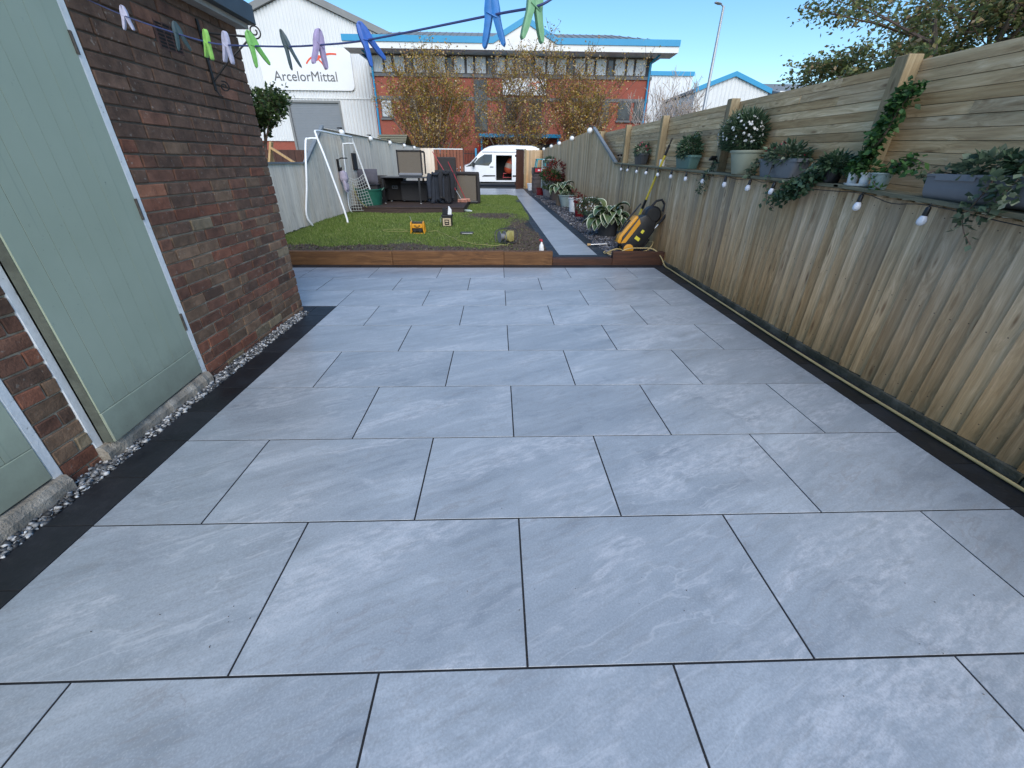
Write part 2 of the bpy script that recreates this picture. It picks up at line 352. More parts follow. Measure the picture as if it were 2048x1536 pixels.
k.out(k.mix(k.mrange(n, .3, .7, 0, .5), k.ramp(w1, [(.1, (.075, .060, .045)), (.6, (.20, .17, .13))]), (.13, .11, .085)), .8); k.bump(w1, .6, .01)
k = NT('wicker_dark'); v = k.coord('Object')
w1 = k.n('TexWave', {'bands_direction': 'Z'}, Vector=v, Scale=12, Distortion=1.5).outputs['Fac']
k.out(k.ramp(w1, [(.1, (.012, .010, .010)), (.7, (.038, .033, .032))]), .7); k.bump(w1, .6, .01)

k = NT('lawn_ground'); v = k.coord('Object'); at = k.n('Attribute', {'attribute_name': 'soil'})
n = k.noise(v, 9, 5, .65); n2 = k.noise(v, 55, 4, .7)
soil = k.ramp(n2, [(.3, (.042, .030, .021)), (.55, (.09, .066, .048)), (.75, (.16, .122, .09))])
gr = k.ramp(n, [(.3, (.055, .085, .02)), (.7, (.11, .15, .034))])
k.bump(k.math('ADD', n, n2), .8, .03); k.out(k.mix(at.outputs['Fac'], gr, soil), .95)
k = NT('asphalt'); v = k.coord('Object'); n = k.noise(v, 40, 3); n2 = k.noise(v, .5, 4)
c = k.ramp(n2, [(.3, (.042, .042, .043)), (.7, (.07, .069, .067))]); c = k.mix(k.mrange(n, .5, .7, 0, .4), c, (.11, .11, .108)); k.bump(n, .4, .005); k.out(c, .9)
k = NT('pavement_slab'); v = k.coord('Object'); n = k.noise(v, 2, 4); k.out(k.ramp(n, [(.3, (.20, .195, .185)), (.7, (.29, .28, .265))]), .9)
k = NT('ground_earth'); v = k.coord('Object'); n = k.noise(v, .3, 5); k.out(k.ramp(n, [(.3, (.06, .07, .03)), (.7, (.12, .115, .085))]), .95)
k = NT('roof_tile'); v = k.coord('Object'); n = k.noise(v, 3, 4); k.out(k.ramp(n, [(.3, (.07, .05, .045)), (.7, (.13, .09, .075))]), .9)

# ---------------------------------------------------------------- builders
def tag(o, label=None, cat=None, group=None, kind=None):
    if label: o['label'] = label
    if cat: o['category'] = cat
    if group: o['group'] = group
    if kind: o['kind'] = kind
    return o
def thing(name, label, cat, loc=(0, 0, 0), rot=(0, 0, 0), group=None):
    o = bpy.data.objects.new(name, None); COL.objects.link(o); o.empty_display_size = .1
    o.location = loc; o.rotation_euler = rot
    return tag(o, label, cat, group)
def rootloc(p):
    while p.parent: p = p.parent
    return Vector(p.location)
def link(name, me, mat, parent=None, loc=(0, 0, 0)):
    o = bpy.data.objects.new(name, me); COL.objects.link(o); o.location = loc
    if mat is not None and not me.materials: me.materials.append(MATS[mat])
    if parent: o.parent = parent
    return o
class MB:
    def __init__(s): s.v = []; s.f = []
    def box(s, x0, x1, y0, y1, z0, z1):
        b = len(s.v)
        s.v += [(x0,y0,z0),(x1,y0,z0),(x1,y1,z0),(x0,y1,z0),(x0,y0,z1),(x1,y0,z1),(x1,y1,z1),(x0,y1,z1)]
        s.f += [tuple(b+i for i in q) for q in ((0,3,2,1),(4,5,6,7),(0,1,5,4),(1,2,6,5),(2,3,7,6),(3,0,4,7))]
        return s
    def prism(s, poly, axis, a0, a1):
        """polygon (two coordinates) pushed along an axis: 0=X (y,z), 1=Y (x,z), 2=Z (x,y)"""
        b = len(s.v); n = len(poly)
        for a in (a0, a1):
            for p, q in poly: s.v.append({0: (a, p, q), 1: (p, a, q), 2: (p, q, a)}[axis])
        s.f.append(tuple(b+i for i in range(n))); s.f.append(tuple(b+n+i for i in reversed(range(n))))
        for i in range(n):
            j = (i+1) % n; s.f.append((b+i, b+n+i, b+n+j, b+j))
        return s
    def tube(s, pts, r, n=8, cap=True):
        pts = [Vector(p) for p in pts]; m = len(pts); b = len(s.v)
        rr = r if isinstance(r, (list, tuple)) else [r]*m
        ref = None
        for i, p in enumerate(pts):
            d = (pts[min(i+1, m-1)] - pts[max(i-1, 0)])
            d = d.normalized() if d.length > 1e-9 else Vector((0, 0, 1))
            if ref is None:
                ref = Vector((0, 0, 1)) if abs(d.z) < .9 else Vector((1, 0, 0))
            a = d.cross(ref); a = a.normalized() if a.length > 1e-6 else d.orthogonal().normalized()
            c = a.cross(d).normalized(); ref = c
            for q in range(n):
                t = 2*math.pi*q/n; s.v.append(tuple(p + (a*math.cos(t) + c*math.sin(t))*rr[i]))
        for i in range(m-1):
            for q in range(n):
                q2 = (q+1) % n; s.f.append((b+i*n+q, b+i*n+q2, b+(i+1)*n+q2, b+(i+1)*n+q))
        if cap:
            s.f.append(tuple(b+q for q in reversed(range(n)))); s.f.append(tuple(b+(m-1)*n+q for q in range(n)))
        return s
    def lathe(s, prof, n=20, c=(0, 0, 0), axis=2, sq=None):
        """turned shape; sq=(a,b) scales the ring in the two cross directions"""
        b = len(s.v); a1, a2 = sq or (1, 1)
        for r, z in prof:
            for q in range(n):
                t = 2*math.pi*q/n; x, y = r*math.cos(t)*a1, r*math.sin(t)*a2
                p = {2: (x, y, z), 1: (x, z, y), 0: (z, x, y)}[axis]
                s.v.append((c[0]+p[0], c[1]+p[1], c[2]+p[2]))
        for i in range(len(prof)-1):
            for q in range(n):
                q2 = (q+1) % n; s.f.append((b+i*n+q, b+i*n+q2, b+(i+1)*n+q2, b+(i+1)*n+q))
        s.f.append(tuple(b+q for q in reversed(range(n)))); s.f.append(tuple(b+(len(prof)-1)*n+q for q in range(n)))
        return s
    def quad(s, *p):
        b = len(s.v); s.v += [tuple(q) for q in p]; s.f.append(tuple(range(b, b+len(p)))); return s
    def xf(s, M, start=0):
        s.v[start:] = [tuple(M @ Vector(p)) for p in s.v[start:]]; return s
    def mesh(s, name, bevel=0, smooth=False, seg=1):
        me = bpy.data.meshes.new(name); me.from_pydata(s.v, [], s.f)
        bm = bmesh.new(); bm.from_mesh(me)
        bmesh.ops.recalc_face_normals(bm, faces=bm.faces)
        if bevel:
            es = [e for e in bm.edges if len(e.link_faces) == 2 and e.calc_face_angle(0) > R(28)]
            bmesh.ops.bevel(bm, geom=es, offset=bevel, segments=seg, profile=.6, affect='EDGES', clamp_overlap=True)
        bm.to_mesh(me); bm.free()
        if smooth:
            for p in me.polygons: p.use_smooth = True
            if hasattr(me, 'set_sharp_from_angle'): me.set_sharp_from_angle(angle=R(40))
        return me
    def build(s, name, mat, parent=None, world=True, bevel=0, smooth=False, seg=1):
        if parent is None:
            xs = np.array(s.v); c = Vector(((xs[:,0].min()+xs[:,0].max())/2, (xs[:,1].min()+xs[:,1].max())/2, xs[:,2].min()))
            s.v = [tuple(Vector(p)-c) for p in s.v]
            return link(name, s.mesh(name, bevel, smooth, seg), mat, None, c)
        if world:
            c = rootloc(parent); s.v = [tuple(Vector(p)-c) for p in s.v]
        return link(name, s.mesh(name, bevel, smooth, seg), mat, parent)
def np_mesh(name, V, F, mat, parent=None, attr=None, loc=(0, 0, 0)):
    V = np.asarray(V, np.float32); F = np.asarray(F, np.int32); k = F.shape[1]
    me = bpy.data.meshes.new(name)
    me.vertices.add(len(V)); me.vertices.foreach_set('co', V.ravel())
    me.loops.add(F.size); me.loops.foreach_set('vertex_index', F.ravel())
    me.polygons.add(len(F)); me.polygons.foreach_set('loop_start', np.arange(0, F.size, k, dtype=np.int32))
    me.update(calc_edges=True); me.validate()
    if attr:
        a = me.attributes.new(attr[0], 'FLOAT', 'POINT'); a.data.foreach_set('value', np.asarray(attr[1], np.float32))
    return link(name, me, mat, parent, loc)
def unit(v): return v / np.maximum(np.linalg.norm(v, axis=-1, keepdims=True), 1e-9)
def leaves(P, size, D=None, wid=.5, droop=.0, rg=None, jit=.35):
    """one folded five-point leaf at each point; D = pointing directions"""
    rg = rg or rng; n = len(P); P = np.asarray(P, float)
    if D is None: D = rg.normal(size=(n, 3)); D[:, 2] *= .6
    D = unit(np.asarray(D, float) + rg.normal(size=(n, 3))*jit*.5); D[:, 2] -= droop; D = unit(D)
    U = rg.normal(size=(n, 3)); U[:, 2] += 1.2; S = unit(np.cross(D, U)); Nn = np.cross(S, D)
    L = (size*(1 + rg.uniform(-jit, jit, n)))[:, None]; W = L*wid*.5
    a = P; m = P + D*L*.45 - Nn*L*.06; t = P + D*L
    l = P + D*L*.42 + S*W + Nn*L*.05; r = P + D*L*.42 - S*W + Nn*L*.05
    V = np.stack([a, l, t, r, m], 1).reshape(-1, 3); b = np.arange(n)[:, None]*5
    F = np.concatenate([b+np.array([[0, 4, 1]]), b+np.array([[1, 4, 2]]), b+np.array([[2, 4, 3]]), b+np.array([[3, 4, 0]])], 1).reshape(-1, 3)
    return V, F
def blob_points(n, c, r, rg=None, shell=.45):
    rg = rg or rng; d = unit(rg.normal(size=(n, 3))); q = shell + (1-shell)*rg.random(n)**.6
    return np.asarray(c) + d*np.asarray(r)*q[:, None], d
def foliage(name, mat, parent, P, size, D=None, wid=.5, droop=0.0, jit=.35):
    V, F = leaves(np.asarray(P), size, D, wid, droop, None, jit)
    return tag(np_mesh(name, V - np.array(rootloc(parent)), F, mat, parent), kind='stuff')
def chip_mesh(name, P, size, mat, flat=.5, parent=None, rg=None):
    rg = rg or rng; n = len(P)
    base = np.array([(1,0,0),(.3,.9,.2),(-.8,.6,-.1),(-.9,-.5,.2),(.2,-1,-.2),(.1,.1,1),(-.1,0,-1)], float)
    tri = np.array([(0,1,5),(1,2,5),(2,3,5),(3,4,5),(4,0,5),(1,0,6),(2,1,6),(3,2,6),(4,3,6),(0,4,6)])
    B = base[None]*(1 + rg.uniform(-.35, .35, (n, 7, 3)))
    s = np.asarray(size)*rg.uniform(.55, 1.25, n)
    B *= s[:, None, None]; B[:, :, 1] *= rg.uniform(.5, .95, n)[:, None]; B[:, :, 2] *= (flat*rg.uniform(.7, 1.3, n))[:, None]
    a = rg.uniform(0, 2*np.pi, n); t = rg.normal(0, .35, n); t2 = rg.normal(0, .35, n)
    x, y, z = B[:, :, 0], B[:, :, 1], B[:, :, 2]
    z, x = z*np.cos(t)[:, None]-x*np.sin(t)[:, None], z*np.sin(t)[:, None]+x*np.cos(t)[:, None]
    y, z = y*np.cos(t2)[:, None]-z*np.sin(t2)[:, None], y*np.sin(t2)[:, None]+z*np.cos(t2)[:, None]
    x, y = x*np.cos(a)[:, None]-y*np.sin(a)[:, None], x*np.sin(a)[:, None]+y*np.cos(a)[:, None]
    V = (np.stack([x, y, z], 2) + np.asarray(P)[:, None]).reshape(-1, 3)
    F = (tri[None] + (np.arange(n)*7)[:, None, None]).reshape(-1, 3)
    return np_mesh(name, V, F, mat, parent)
def copy_tree(o, parent=None):
    c = o.copy(); COL.objects.link(c)
    if parent is not None: c.parent = parent
    for ch in list(o.children): copy_tree(ch, c)
    return c
def text_mesh(txt, size, name):
    cu = bpy.data.curves.new(name, 'FONT'); cu.body = txt; cu.size = size; cu.align_x = 'CENTER'; cu.extrude = .01
    t = bpy.data.objects.new('tmp', cu); COL.objects.link(t)
    bpy.context.view_layer.update()
    me = bpy.data.meshes.new_from_object(t.evaluated_get(bpy.context.evaluated_depsgraph_get()))
    bpy.data.objects.remove(t, do_unlink=True); me.name = name; me.materials.clear(); return me

# ---------------------------------------------------------------- ground
MB().quad((-300,-200,-.12),(300,-200,-.12),(300,500,-.12),(-300,500,-.12)).build('ground', 'ground_earth')['kind'] = 'structure'
MB().box(-60, 60, 26.0, 34.5, -.3, -.02).build('road', 'asphalt')['kind'] = 'structure'
MB().box(-60, 60, 34.5, 44.9, -.3, .09).build('forecourt', 'asphalt')['kind'] = 'structure'
MB().box(-60, 60, 34.3, 34.5, -.3, .10).build('kerb', 'pavement_slab')['kind'] = 'structure'

# ---------------------------------------------------------------- patio: base, tiles, charcoal border
patio = MB().box(-7, 2.44, -2.9, 5.62, -.11, -.0022).build('patio', 'grout'); patio['kind'] = 'structure'
PX = Vector(patio.location)
TW, TD, J = .9035, .6035, .0072
XL, XR = -1.80, 2.235
def tile(x0, x1, y0, y1, z1, z0, name, mat, par, ch=.0007):
    if x1-x0 < .03 or y1-y0 < .03: return
    cx, cy = (x0+x1)/2, (y0+y1)/2; hx, hy = (x1-x0)/2, (y1-y0)/2
    m = MB(); m.v = [(-hx,-hy,z0),(hx,-hy,z0),(hx,hy,z0),(-hx,hy,z0),(-hx,-hy,z1-ch),(hx,-hy,z1-ch),(hx,hy,z1-ch),(-hx,hy,z1-ch),
                     (-hx+ch,-hy+ch,z1),(hx-ch,-hy+ch,z1),(hx-ch,hy-ch,z1),(-hx+ch,hy-ch,z1)]
    m.f = [(0,1,5,4),(1,2,6,5),(2,3,7,6),(3,0,4,7),(4,5,9,8),(5,6,10,9),(6,7,11,10),(7,4,8,11),(8,9,10,11)]
    me = m.mesh(name); pl = Vector(par.location)
    o = link(name, me, mat, par, Vector((cx, cy, 0)) - pl)
    o.rotation_euler = (random.gauss(0, .0006), random.gauss(0, .0006), 0)
for v_ in range(-5, 9):
    y0, y1 = v_*TD + J/2, (v_+1)*TD - J/2
    left = XL if v_ < 6 else -6.6
    u = -9 + (0 if v_ % 2 == 0 else .5)
    while u*TW < XR:
        x0, x1 = max(u*TW + J/2, left), min((u+1)*TW - J/2, XR)
        if x1 > x0: tile(x0, x1, y0, y1, 0, -.015, 'tile', 'porcelain', patio)
        u += 1
def run(a0, a1, step, fn):
    n = max(1, round((a1-a0)/step)); st = (a1-a0)/n
    for i in range(n): fn(a0+i*st+.0025, a0+(i+1)*st-.0025)
run(-2.7, 3.612, .302, lambda a, b: tile(-2.005, XL-.004, a, b, .001, -.015, 'border_paver', 'charcoal_paving', patio))
run(-3.4, -2.008, .302, lambda a, b: tile(a, b, 3.425, 3.615, .001, -.015, 'border_paver', 'charcoal_paving', patio))
run(-2.7, 5.44, .302, lambda a, b: tile(XR+.004, 2.405, a, b, .001, -.015, 'border_paver', 'charcoal_paving', patio))
run(-6.6, 2.405, .302, lambda a, b: tile(a, b, 5.437, 5.605, .001, -.015, 'border_paver', 'charcoal_paving', patio))

# marble chips between border and outhouse
n = 5200
P = np.stack([rng.uniform(-2.118, -2.010, n), rng.uniform(-1.4, 3.415, n), rng.uniform(-.012, .012, n)], 1)
g_ = chip_mesh('gravel_strip', P, 0.0155, 'marble_chips', .55)
tag(g_, 'white and grey marble chippings along the foot of the brick outhouse', 'gravel', kind='stuff')

n = 110
P = np.stack([rng.normal(.02, .05, n)*np.where(rng.random(n) < .25, 1, 0) + np.where(rng.random(n) < .25, 0, rng.uniform(-1.7, 2.2, n)), np.where(rng.random(n) < .3, rng.normal(.22, .06, n), rng.uniform(-.3, 5.3, n)), np.full(n, .002)], 1)
tag(chip_mesh('loose_grit', P, .0022, 'soil_crumbs', .6), 'tiny dark crumbs of grit scattered on the pale paving', 'grit', kind='stuff')

# ---------------------------------------------------------------- sleepers and step
def sleeper(x0, x1, y0, y1, z0, z1, mat, label):
    m = MB().box(x0, x1, y0, y1, z0, z1); o = m.build('timber_sleeper', mat, bevel=.006, seg=2)
    return tag(o, label, 'sleeper', 'sleepers edging the raised lawn')
sleeper(-6.6, -1.652, 5.615, 5.72, -.1, .193, 'sleeper_timber', 'brown sleeper edging the lawn next to the brick outhouse corner')
sleeper(-1.648, .006, 5.617, 5.72, -.1, .195, 'sleeper_timber', 'brown sleeper edging the lawn, middle one below the soil strip')
sleeper(.010, .738, 5.613, 5.72, -.1, .192, 'sleeper_timber', 'short brown sleeper ending beside the path')
sleeper(.742, 1.646, 5.616, 5.74, -.1, .094, 'sleeper_dark', 'low brown sleeper forming the step up to the path')
sleeper(1.650, 2.43, 5.612, 5.72, -.1, .190, 'sleeper_dark', 'dark sleeper by the fence under the pressure washer')

# ---------------------------------------------------------------- lawn with bare soil
def soilness(x, y):
    band = np.clip((6.50 + .10*np.sin(x*3.1) + .06*np.sin(x*7.7+1) - y)/.22, 0, 1)
    right = np.clip(1.25 - np.hypot((x-.52)/.55, (y-8.0)/2.6), 0, 1)*1.6
    p1 = np.clip(1.2 - np.hypot((x+.25)/.85, (y-10.7)/.9), 0, 1)*1.5
    p2 = np.clip(1.1 - np.hypot((x-.35)/.5, (y-6.8)/.8), 0, 1)*1.8
    thin = .30*np.clip((7.6-y)/1.0, 0, 1)
    return np.clip(np.maximum.reduce([band, right, p1, p2, thin]), 0, 1)
def lawn_z(x, y):
    return .145 + .025*np.clip((6.1-y)/.4, 0, 1) + .010*np.sin(x*2.3+y) + .012*np.sin(y*1.9-x*.7) - .05*np.clip((x-.3)/.35, 0, 1)
nx, ny = 100, 220
gx = np.linspace(-4.05, .735, nx); gy = np.linspace(5.70, 18.42, ny); X, Y = np.meshgrid(gx, gy, indexing='ij')
Zl = lawn_z(X, Y) + rng.normal(0, .010, X.shape)*soilness(X, Y)
V = np.stack([X, Y, Zl], 2).reshape(-1, 3)
I = np.arange(nx*ny).reshape(nx, ny); F = np.stack([I[:-1, :-1], I[1:, :-1], I[1:, 1:], I[:-1, 1:]], 2).reshape(-1, 4)
so = np.clip(soilness(X, Y)*1.2 + rng.normal(0, .1, X.shape), 0, 1)
np_mesh('lawn', V, F, 'lawn_ground', attr=('soil', so.ravel()))['kind'] = 'structure'
MB().box(-4.1, .74, 5.71, 18.42, -.1, .06).build('soil_bed', 'ground_earth')['kind'] = 'structure'
n = 330000
y = 5.75 + 12.65*rng.random(n)**1.35; x = rng.uniform(-4.03, .72, n)
dens = 1 - soilness(x, y)*1.05 + .02; pat = .75 + .35*np.sin(x*5.1+np.sin(y*3))*np.sin(y*4.3+x)
pat2 = np.sin(x*1.7+2*np.sin(y*.9))*np.sin(y*1.3+1.5*np.sin(x*1.1)); dens = dens*np.clip(1.05 - .45*np.clip(pat2, 0, 1)*np.clip((x+2.6)/2, 0, 1), .3, 1)
keep = rng.random(n) < np.clip(dens*pat, .015, 1)
deck = (x < -.96) & (y > 11.25) & (y < 14.2); keep &= ~deck
x, y = x[keep], y[keep]; n = len(x); z = lawn_z(x, y)
h = rng.uniform(.012, .036, n)*(1 + .5*np.clip((-2.2-x)/1.5, 0, 1)); a = rng.uniform(0, 2*np.pi, n); wd = rng.uniform(.0025, .005, n)*(1+y/14)
lean = rng.uniform(.1, .8, n)*h; la = rng.uniform(0, 2*np.pi, n)
V = np.stack([np.stack([x-np.cos(a)*wd, y-np.sin(a)*wd, z-.004], 1), np.stack([x+np.cos(a)*wd, y+np.sin(a)*wd, z-.004], 1),
              np.stack([x+np.cos(la)*lean, y+np.sin(la)*lean, z+h], 1)], 1).reshape(-1, 3)
g_ = np_mesh('grass', V, np.arange(3*n).reshape(-1, 3), 'grass_blade')
tag(g_, 'short green grass of the lawn, thin near the soil', 'grass', kind='stuff')
n = 9000
x = rng.uniform(-4, .7, n); y = 5.74 + 5.5*rng.random(n)**1.6; kp = rng.random(n) < soilness(x, y)**1.5; x, y = x[kp], y[kp]
g_ = chip_mesh('soil_crumbs', np.stack([x, y, lawn_z(x, y)+.004], 1), .016, 'soil_crumbs', .7)
tag(g_, 'dark crumbly soil lying bare along the lawn edges', 'soil', kind='stuff')

# ---------------------------------------------------------------- path with charcoal edging, far terrace, slate bed
pl = lambda y: .875 - .0115*(y-5.9)      # left edge of the white strip: the path drifts a little
path = MB().box(-3.2, 2.46, 5.735, 26.0, -.11, .0935).build('garden_path', 'grout'); path['kind'] = 'structure'
PC = Vector(path.location)
def skew_tile(y0, y1, d0, d1, z, name, mat):
    m = MB(); t = .02; cy = (y0+y1)/2; cx = pl(cy)+(d0+d1)/2
    ps = [(pl(y0)+d0, y0), (pl(y0)+d1, y0), (pl(y1)+d1, y1), (pl(y1)+d0, y1)]
    m.prism([(p-cx, q-cy) for p, q in ps], 2, z-t, z)
    link(name, m.mesh(name, .0015), mat, path, Vector((cx, cy, 0))-PC)
yy = 5.885
first = True
while yy < 18.3:
    st = .90 if not first else .95; first = False
    y1 = min(yy+st, 18.40); skew_tile(yy, y1-.004, 0, .60, .096, 'tile', 'porcelain'); yy = y1
run(5.745, 18.40, .6, lambda a, b: skew_tile(a, b, -.15, -.004, .097, 'border_paver', 'charcoal_paving'))
run(5.745, 18.40, .6, lambda a, b: skew_tile(a, b, .604, .765, .097, 'border_paver', 'charcoal_paving'))
run(18.40, 24.2, .6, lambda a, b: tile(1.315, 1.48, a, b, .097, .08, 'border_paver', 'charcoal_paving', path))
skew_tile(5.745, 5.882, 0, .60, .097, 'border_paver', 'charcoal_paving')
run(-3.0, .70, .6, lambda a, b: tile(a, b, 18.42, 18.52, .097, .08, 'border_paver', 'charcoal_paving', path))
for j in range(6):
    y0 = 18.53 + j*.905
    for i in range(9):
        x0 = -3.3 + i*.605 + (.3 if j % 2 else 0); x1 = min(x0+.6, 1.31)
        if x1 > x0: tile(x0, x1, y0, y0+.90, .095, .08, 'tile', 'porcelain', path)
slate_n = 9000
y = 5.76 + 18.3*rng.random(slate_n)**1.5; x = pl(y) + .775 + rng.random(slate_n)*(2.44 - pl(y) - .775)
g_ = chip_mesh('slate_bed', np.stack([x, y, .088 + rng.uniform(0, .025, slate_n)], 1), .036, 'slate_chips', .32)
tag(g_, 'plum and grey slate chippings between the path and the fence', 'slate', kind='stuff')

# ---------------------------------------------------------------- brick outhouse
WX = -2.11
oh = thing('brick_outhouse', 'dark weathered brick outhouse with pale green doors and white frames', 'outhouse', (-3.0, 1.0, 0))
def wallcore(y0, y1, z0, z1): return MB().box(-2.32, WX-.0075, y0, y1, z0, z1)
core = wallcore(1.925, 3.50, -.1, 2.30); core.box(-2.32, WX-.0075, .852, 1.036, -.1, 2.30); core.box(-2.32, WX-.0075, -1.6, -.11, -.1, 2.30)
core.box(-2.32, WX-.0075, 1.036, 1.925, 2.09, 2.30); core.box(-2.32, WX-.0075, -.11, .852, 2.09, 2.30)
core.box(-4.0, -2.32, 3.28, 3.50, -.1, 2.30); core.box(-4.0, -3.8, -1.6, 3.28, -.1, 2.3); core.box(-3.8, -2.32, -1.6, -1.4, -.1, 2.3)
core.build('wall', 'mortar', oh)
def brick_mesh(L, seed):
    rr = random.Random(seed); m = MB().box(-.10, 0, 0, L, 0, .0645)
    m.v = [(x + rr.uniform(-.0025, .0025), y + rr.uniform(-.0025, .0025), z + rr.uniform(-.002, .002)) for x, y, z in m.v]
    me = m.mesh('brick', .004, False, 1); me.materials.append(MATS['brick_plum']); return me
BM = {}
def brick(y0, L, z, mat):
    key = (round(L, 4), random.randrange(5))
    if key not in BM: BM[key] = brick_mesh(*key)
    o = link('brick', BM[key], None, oh, Vector((WX + random.uniform(-.0008, .0045), y0 + random.uniform(-.0015, .0015), z)) - Vector(oh.location))
    o.material_slots[0].link = 'OBJECT'; o.material_slots[0].material = MATS[mat]
    o.rotation_euler = (random.gauss(0, .004), 0, random.gauss(0, .004))
def brickcol(y, z):
    r = random.random()
    if z > 1.42: return 'brick_sooty' if r < .90 else 'brick_plum'
    if z > 1.0: return 'brick_sooty' if r < .40 else 'brick_plum' if r < .76 else 'brick_brown' if r < .86 else 'brick_red' if r < .95 else 'brick_orange'
    if z < .25 and y < 2.9: return 'brick_red' if r < .4 else 'brick_plum' if r < .7 else 'brick_brown' if r < .92 else 'brick_buff'
    return 'brick_brown' if r < .40 else 'brick_plum' if r < .78 else 'brick_sooty' if r < .88 else 'brick_red' if r < .96 else 'brick_orange' if r < .97 else 'brick_buff'
CH = .075
for c_ in range(31):
    z = -.03 + c_*CH
    y = 3.50 - (.1025 if c_ % 2 else .215)
    cuts = [(3.50-(.1025 if c_ % 2 else .215), .1025 if c_ % 2 else .215)]
    while y > 1.93:
        L = .1025 if random.random() < .10 else .215
        y0 = y - .010 - L
        if y0 < 1.93:
            L = y - .010 - 1.93; y0 = 1.93
            if L < .05: break
            L = round(L/.02)*.02; y0 = y - .010 - L
        cuts.append((y0, L)); y = y0
    for y0, L in cuts:
        if 1.955 < z+.03 < 2.10 and y0 < 2.745 and y0+L > 2.52:
            if y0+L > 2.80: brick(2.755, round(y0+L-2.755, 2), z, brickcol(y0, z))
            elif y0 < 2.46: brick(y0, round(2.51-y0, 2), z, brickcol(y0, z))
            continue
        brick(y0, L, z, brickcol(y0, z))
    # pier between the doors
    if c_ % 2: brick(.858, .174, z, brickcol(1, z))
    else: brick(.858, .104, z, brickcol(1, z)); brick(.972, .062, z, brickcol(1, z))
ab = MB().box(WX-.08, WX+.002, 2.522, 2.745, 1.955, 2.10); ab = ab.build('air_brick', 'airbrick_clay', oh, bevel=.004)
for i in range(7):
    for j in range(3):
        MB().box(WX-.002, WX+.0045, 2.540+j*.068, 2.592+j*.068, 1.968+i*.0185, 1.978+i*.0185).build('vent_slot', 'airbrick_hole', ab)
# roof edge
MB().box(-4.1, -1.985, -1.7, 3.60, 2.305, 2.43).build('roof_fascia', 'fascia_grey', oh, bevel=.006)
MB().box(-4.0, -2.03, -1.65, 3.55, 2.270, 2.304).build('soffit', 'fascia_underside', oh)
# doors
def frame(y0, y1, nm='door_frame'):
    m = MB().box(-2.19, WX+.003, y0-.002, y0+.042, .0, 2.09).box(-2.19, WX+.003, y1-.042, y1+.002, .0, 2.09).box(-2.19, WX+.002, y0+.042, y1-.042, 2.04, 2.09)
    return m.build(nm, 'white_frame_paint', oh, bevel=.004)
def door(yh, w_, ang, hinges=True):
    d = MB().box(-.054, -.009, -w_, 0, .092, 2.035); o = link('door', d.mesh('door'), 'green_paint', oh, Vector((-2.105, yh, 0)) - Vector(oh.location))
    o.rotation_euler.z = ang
    if ang: MB().box(-.0535, -.0095, -w_-.003, -w_-.0002, .093, 2.034).build('edge_shade_strip', 'door_shade_grey', o, world=False)  # darker strip paints shade onto the leading edge of the ajar door
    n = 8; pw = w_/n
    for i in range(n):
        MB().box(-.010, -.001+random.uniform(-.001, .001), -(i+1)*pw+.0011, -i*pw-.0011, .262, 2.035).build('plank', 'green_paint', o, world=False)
        if i: MB().box(-.0095, -.0022, -i*pw-.00105, -i*pw+.00105, .263, 2.034).build('groove', 'door_shade_grey', o, world=False)  # dark filler strip painted as the shade between two planks
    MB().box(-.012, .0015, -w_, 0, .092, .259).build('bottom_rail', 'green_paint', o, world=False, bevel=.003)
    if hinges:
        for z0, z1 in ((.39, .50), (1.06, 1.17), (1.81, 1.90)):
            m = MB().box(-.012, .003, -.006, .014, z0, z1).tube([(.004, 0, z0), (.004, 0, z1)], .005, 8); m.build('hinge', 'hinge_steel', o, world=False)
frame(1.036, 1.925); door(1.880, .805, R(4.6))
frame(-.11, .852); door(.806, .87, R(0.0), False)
for y0, y1 in ((1.032, 1.90), (-.12, .842)):
    m = MB()
    n = 24; b = 0
    prof = []
    for i in range(n+1):
        y = y0 + (y1-y0)*i/n; j = random.uniform(-.006, .006)
        prof.append([(-2.30, y, -.05), (-2.068+j, y, -.05), (-2.062+j, y, .05), (-2.078+j, y, .082+j*.4), (-2.30, y, .086)])
    for p in prof: m.v += p
    for i in range(n):
        for q in range(5):
            q2 = (q+1) % 5; m.f.append((i*5+q, i*5+q2, (i+1)*5+q2, (i+1)*5+q))
    m.f.append((0, 1, 2, 3, 4)); m.f.append(tuple(n*5+q for q in (4, 3, 2, 1, 0)))
    m.build('threshold', 'rough_concrete', oh)
# wrought iron hanging bracket near the corner
br = thing('hanging_bracket', 'black wrought iron hanging bracket screwed to the brick wall near its corner', 'bracket', (-2.105, 2.98, 1.72))
bx, by = -2.095, 2.98
MB().box(bx-.012, bx, by-.011, by+.011, 1.80, 2.20).build('back_plate', 'black_iron', br, bevel=.002)
MB().tube([(bx, by, 2.13), (bx+.27, by+.16, 2.14)], .007, 8).build('arm', 'black_iron', br)
MB().tube([(bx, by, 1.86), (bx+.10, by+.06, 1.98), (bx+.25, by+.15, 2.13)], .006, 8).build('brace', 'black_iron', br)
def scroll(c, r0, turns, dirx, n=22, a0=0.0, sgn=1):
    pts = []
    for i in range(n):
        t = i/(n-1); a = a0 + sgn*t*turns*2*math.pi; r = r0*(1-.72*t)
        q = r*math.cos(a); pts.append((c[0]+q*dirx[0], c[1]+q*dirx[1], c[2]+r*math.sin(a)))
    return pts
dx = (.86, .51)
MB().tube(scroll((bx+.285, by+.17, 2.175), .042, 1.4, dx, a0=-1.6), .005, 6).build('scroll', 'black_iron', br, smooth=True)
MB().tube(scroll((bx+.045, by+.03, 1.83), .034, 1.3, dx, a0=1.9, sgn=-1), .005, 6).build('scroll', 'black_iron', br, smooth=True)
